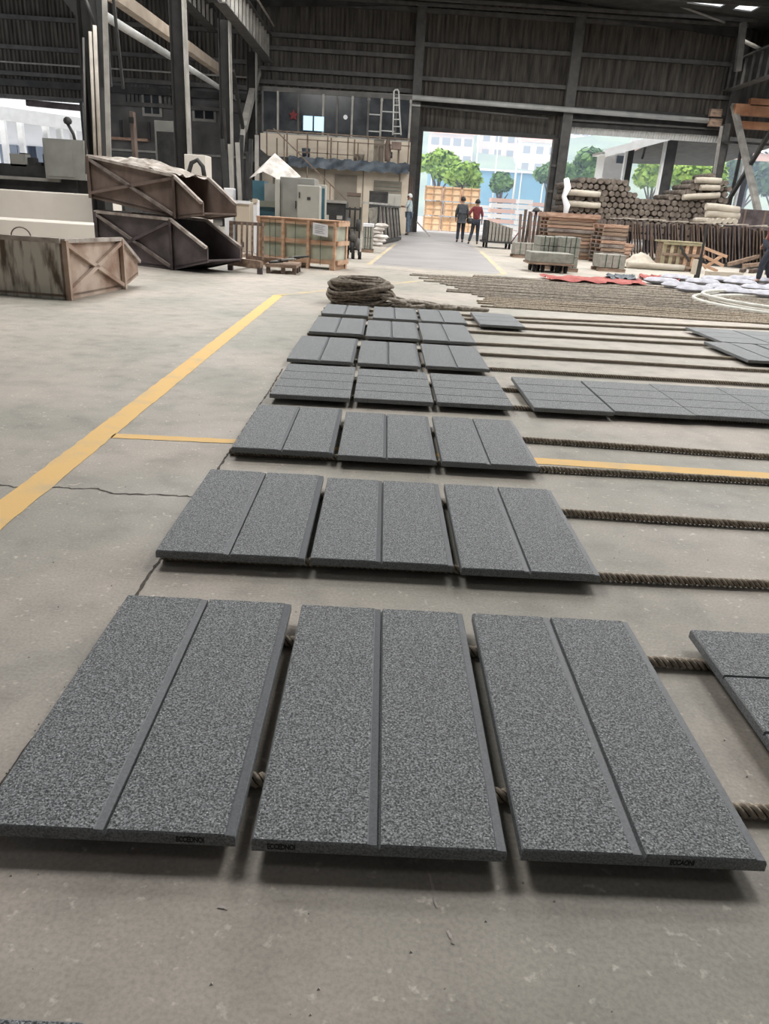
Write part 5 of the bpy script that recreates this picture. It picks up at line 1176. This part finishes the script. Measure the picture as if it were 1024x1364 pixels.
# white trucks / stacks of pale slabs behind
for i, (px0, y0, px1, y1, Y, mt) in enumerate(((655, 262, 690, 300, 50, 'pinkwall'), (692, 264, 706, 300, 48, 'whitewall'), (708, 268, 730, 300, 52, 'pinkwall'), (640, 272, 655, 300, 54, 'whitewall'))):
    a = at(px0, y0, Y); b_ = at(px1, y1, Y); root = thing('slab_stack', ((a.x+b_.x)/2, Y, 0), ('wide pinkish stack of slabs outside behind the walkers', 'narrow white stack outside right of the pinkish one', 'low pink stack outside by the door post', 'small white stack outside behind the maroon walker')[i], 'stack')
    nz = 7; 
    for k in range(nz): MB().box((a.x+.03*(k % 2), Y, a.z*k/nz), (b_.x, Y+1.2, a.z*(k+.8)/nz)).build('layer', mt if k % 2 == 0 else 'whitewall', root)
# yard shed on the right
sd_ = thing('yard_shed', (16, 50, 0), 'open yard shed with a white fascia and dark posts', 'shed')
pA = at(806, 204, 48); pB = at(905, 178, 48)
MB().bar(pA, pB, .1, .42).build('fascia', 'white', sd_)
MB().add([pA+V((0, 0, .2)), pB+V((0, 0, .2)), pB+V((0, 14, .2)), pA+V((0, 14, .2))], [(0, 1, 2, 3)]).build('roof_sheet', 'roof', sd_)
pC = at(1080, 196, 48)
MB().add([pB+V((0, 0, .2)), V((pC.x, 48, pB.z+.4)), V((pC.x, 62, pB.z-.6)), pB+V((0, 14, -.8))], [(0, 1, 2, 3)]).build('roof_sheet', 'roof', sd_)
q0 = at(838, 198, 60); q1 = at(1080, 214, 60); MB().bar(q0, q1, .2, .5).build('eaves_beam', 'pinkwall', sd_); MB().bar(q0+V((0, -.2, .55)), q1+V((0, -.2, .55)), .15, .2).build('eaves_beam', 'white', sd_)
for (px, yt, Y, wd) in ((841, 200, 49, .36), (896, 190, 48.5, .62), (1000, 200, 56, .4)):
    t = at(px, yt, Y); MB().box((t.x-wd/2, Y, 0), (t.x+wd/2, Y+.4, t.z+.3)).build('post', 'steel', sd_); MB().box((t.x-wd/2-.12, Y-.02, 0), (t.x-wd/2, Y+.3, t.z+.3)).build('post_edge', 'white', sd_)
hk = at(855, 212, 52); MB().bar(hk, hk+V((.15, 0, 1.3)), .1, .15).build('hanging_hook', 'steel', sd_)
hw = thing('gate_house', (13.5, 55, 0), 'small white gate house with one dark window beside the shed', 'building')
a = at(806, 206, 54); b_ = at(836, 206, 54); MB().box((a.x, 54, 0), (b_.x, 56, a.z)).build('walls', 'white', hw); c = at(822, 206, 54); d_ = at(832, 218, 54); MB().box((c.x, 53.95, d_.z), (d_.x, 54, c.z)).build('window', 'win', hw); MB().box((a.x-.3, 53.7, a.z), (b_.x+.3, 56.2, a.z+.15)).build('roof', 'white', hw)
# bright building seen through the left opening
lb = thing('white_workshop', (-22, 52, 0), 'bright white workshop with columns seen through the left opening', 'building')
MB().box((-34, 56, 0), (-12, 57, 6.4)).build('wall', 'whitewall', lb)
MB().add([(-34, 54.5, 6.0), (-12, 54.5, 4.6), (-12, 57.5, 5.0), (-34, 57.5, 6.6)], [(0, 1, 2, 3)]).build('roof', 'white', lb)
MB().bar((-34, 46, 5.6), (-12, 50, 4.2), .2, .7).build('fascia', 'white', lb)
for px in (4, 27, 60, 78, 96): t = at(px, 180, 49); MB().box((t.x-.15, 49, 0), (t.x+.15, 49.3, 4.6)).build('column', 'white', lb)
for px in (10, 35, 48, 85): t = at(px, 190, 55.9); MB().box((t.x-.6, 55.9, 1.4), (t.x+.6, 56, 3.6)).build('window', 'win', lb)
rod('trim_beam', at(36, 137, 43), at(118, 145, 43), .3, 'rust_dark', .28)
struct(MB().box((at(106, 140, 41.5).x, 41.5, 0), (at(109, 140, 41.5).x, 41.7, 5.1)).build('trim_post', 'steel'))

# haze over the yard
hz = bx((-90, 50.2, -.02), (150, 148, 60)); ho = hz.build('haze', 'white'); ho['kind'] = 'stuff'; ho['label'] = 'pale blue haze hanging over the yard and hillside'; ho['category'] = 'haze'
vm = bpy.data.materials.new('haze'); vm.use_nodes = True; nt = vm.node_tree; nt.nodes.clear(); vo = nt.nodes.new('ShaderNodeOutputMaterial'); vs_ = nt.nodes.new('ShaderNodeVolumeScatter')
vs_.inputs['Color'].default_value = (.58, .71, 1, 1); vs_.inputs['Density'].default_value = .0088; nt.links.new(vs_.outputs[0], vo.inputs['Volume']); ho.data.materials.clear(); ho.data.materials.append(vm)
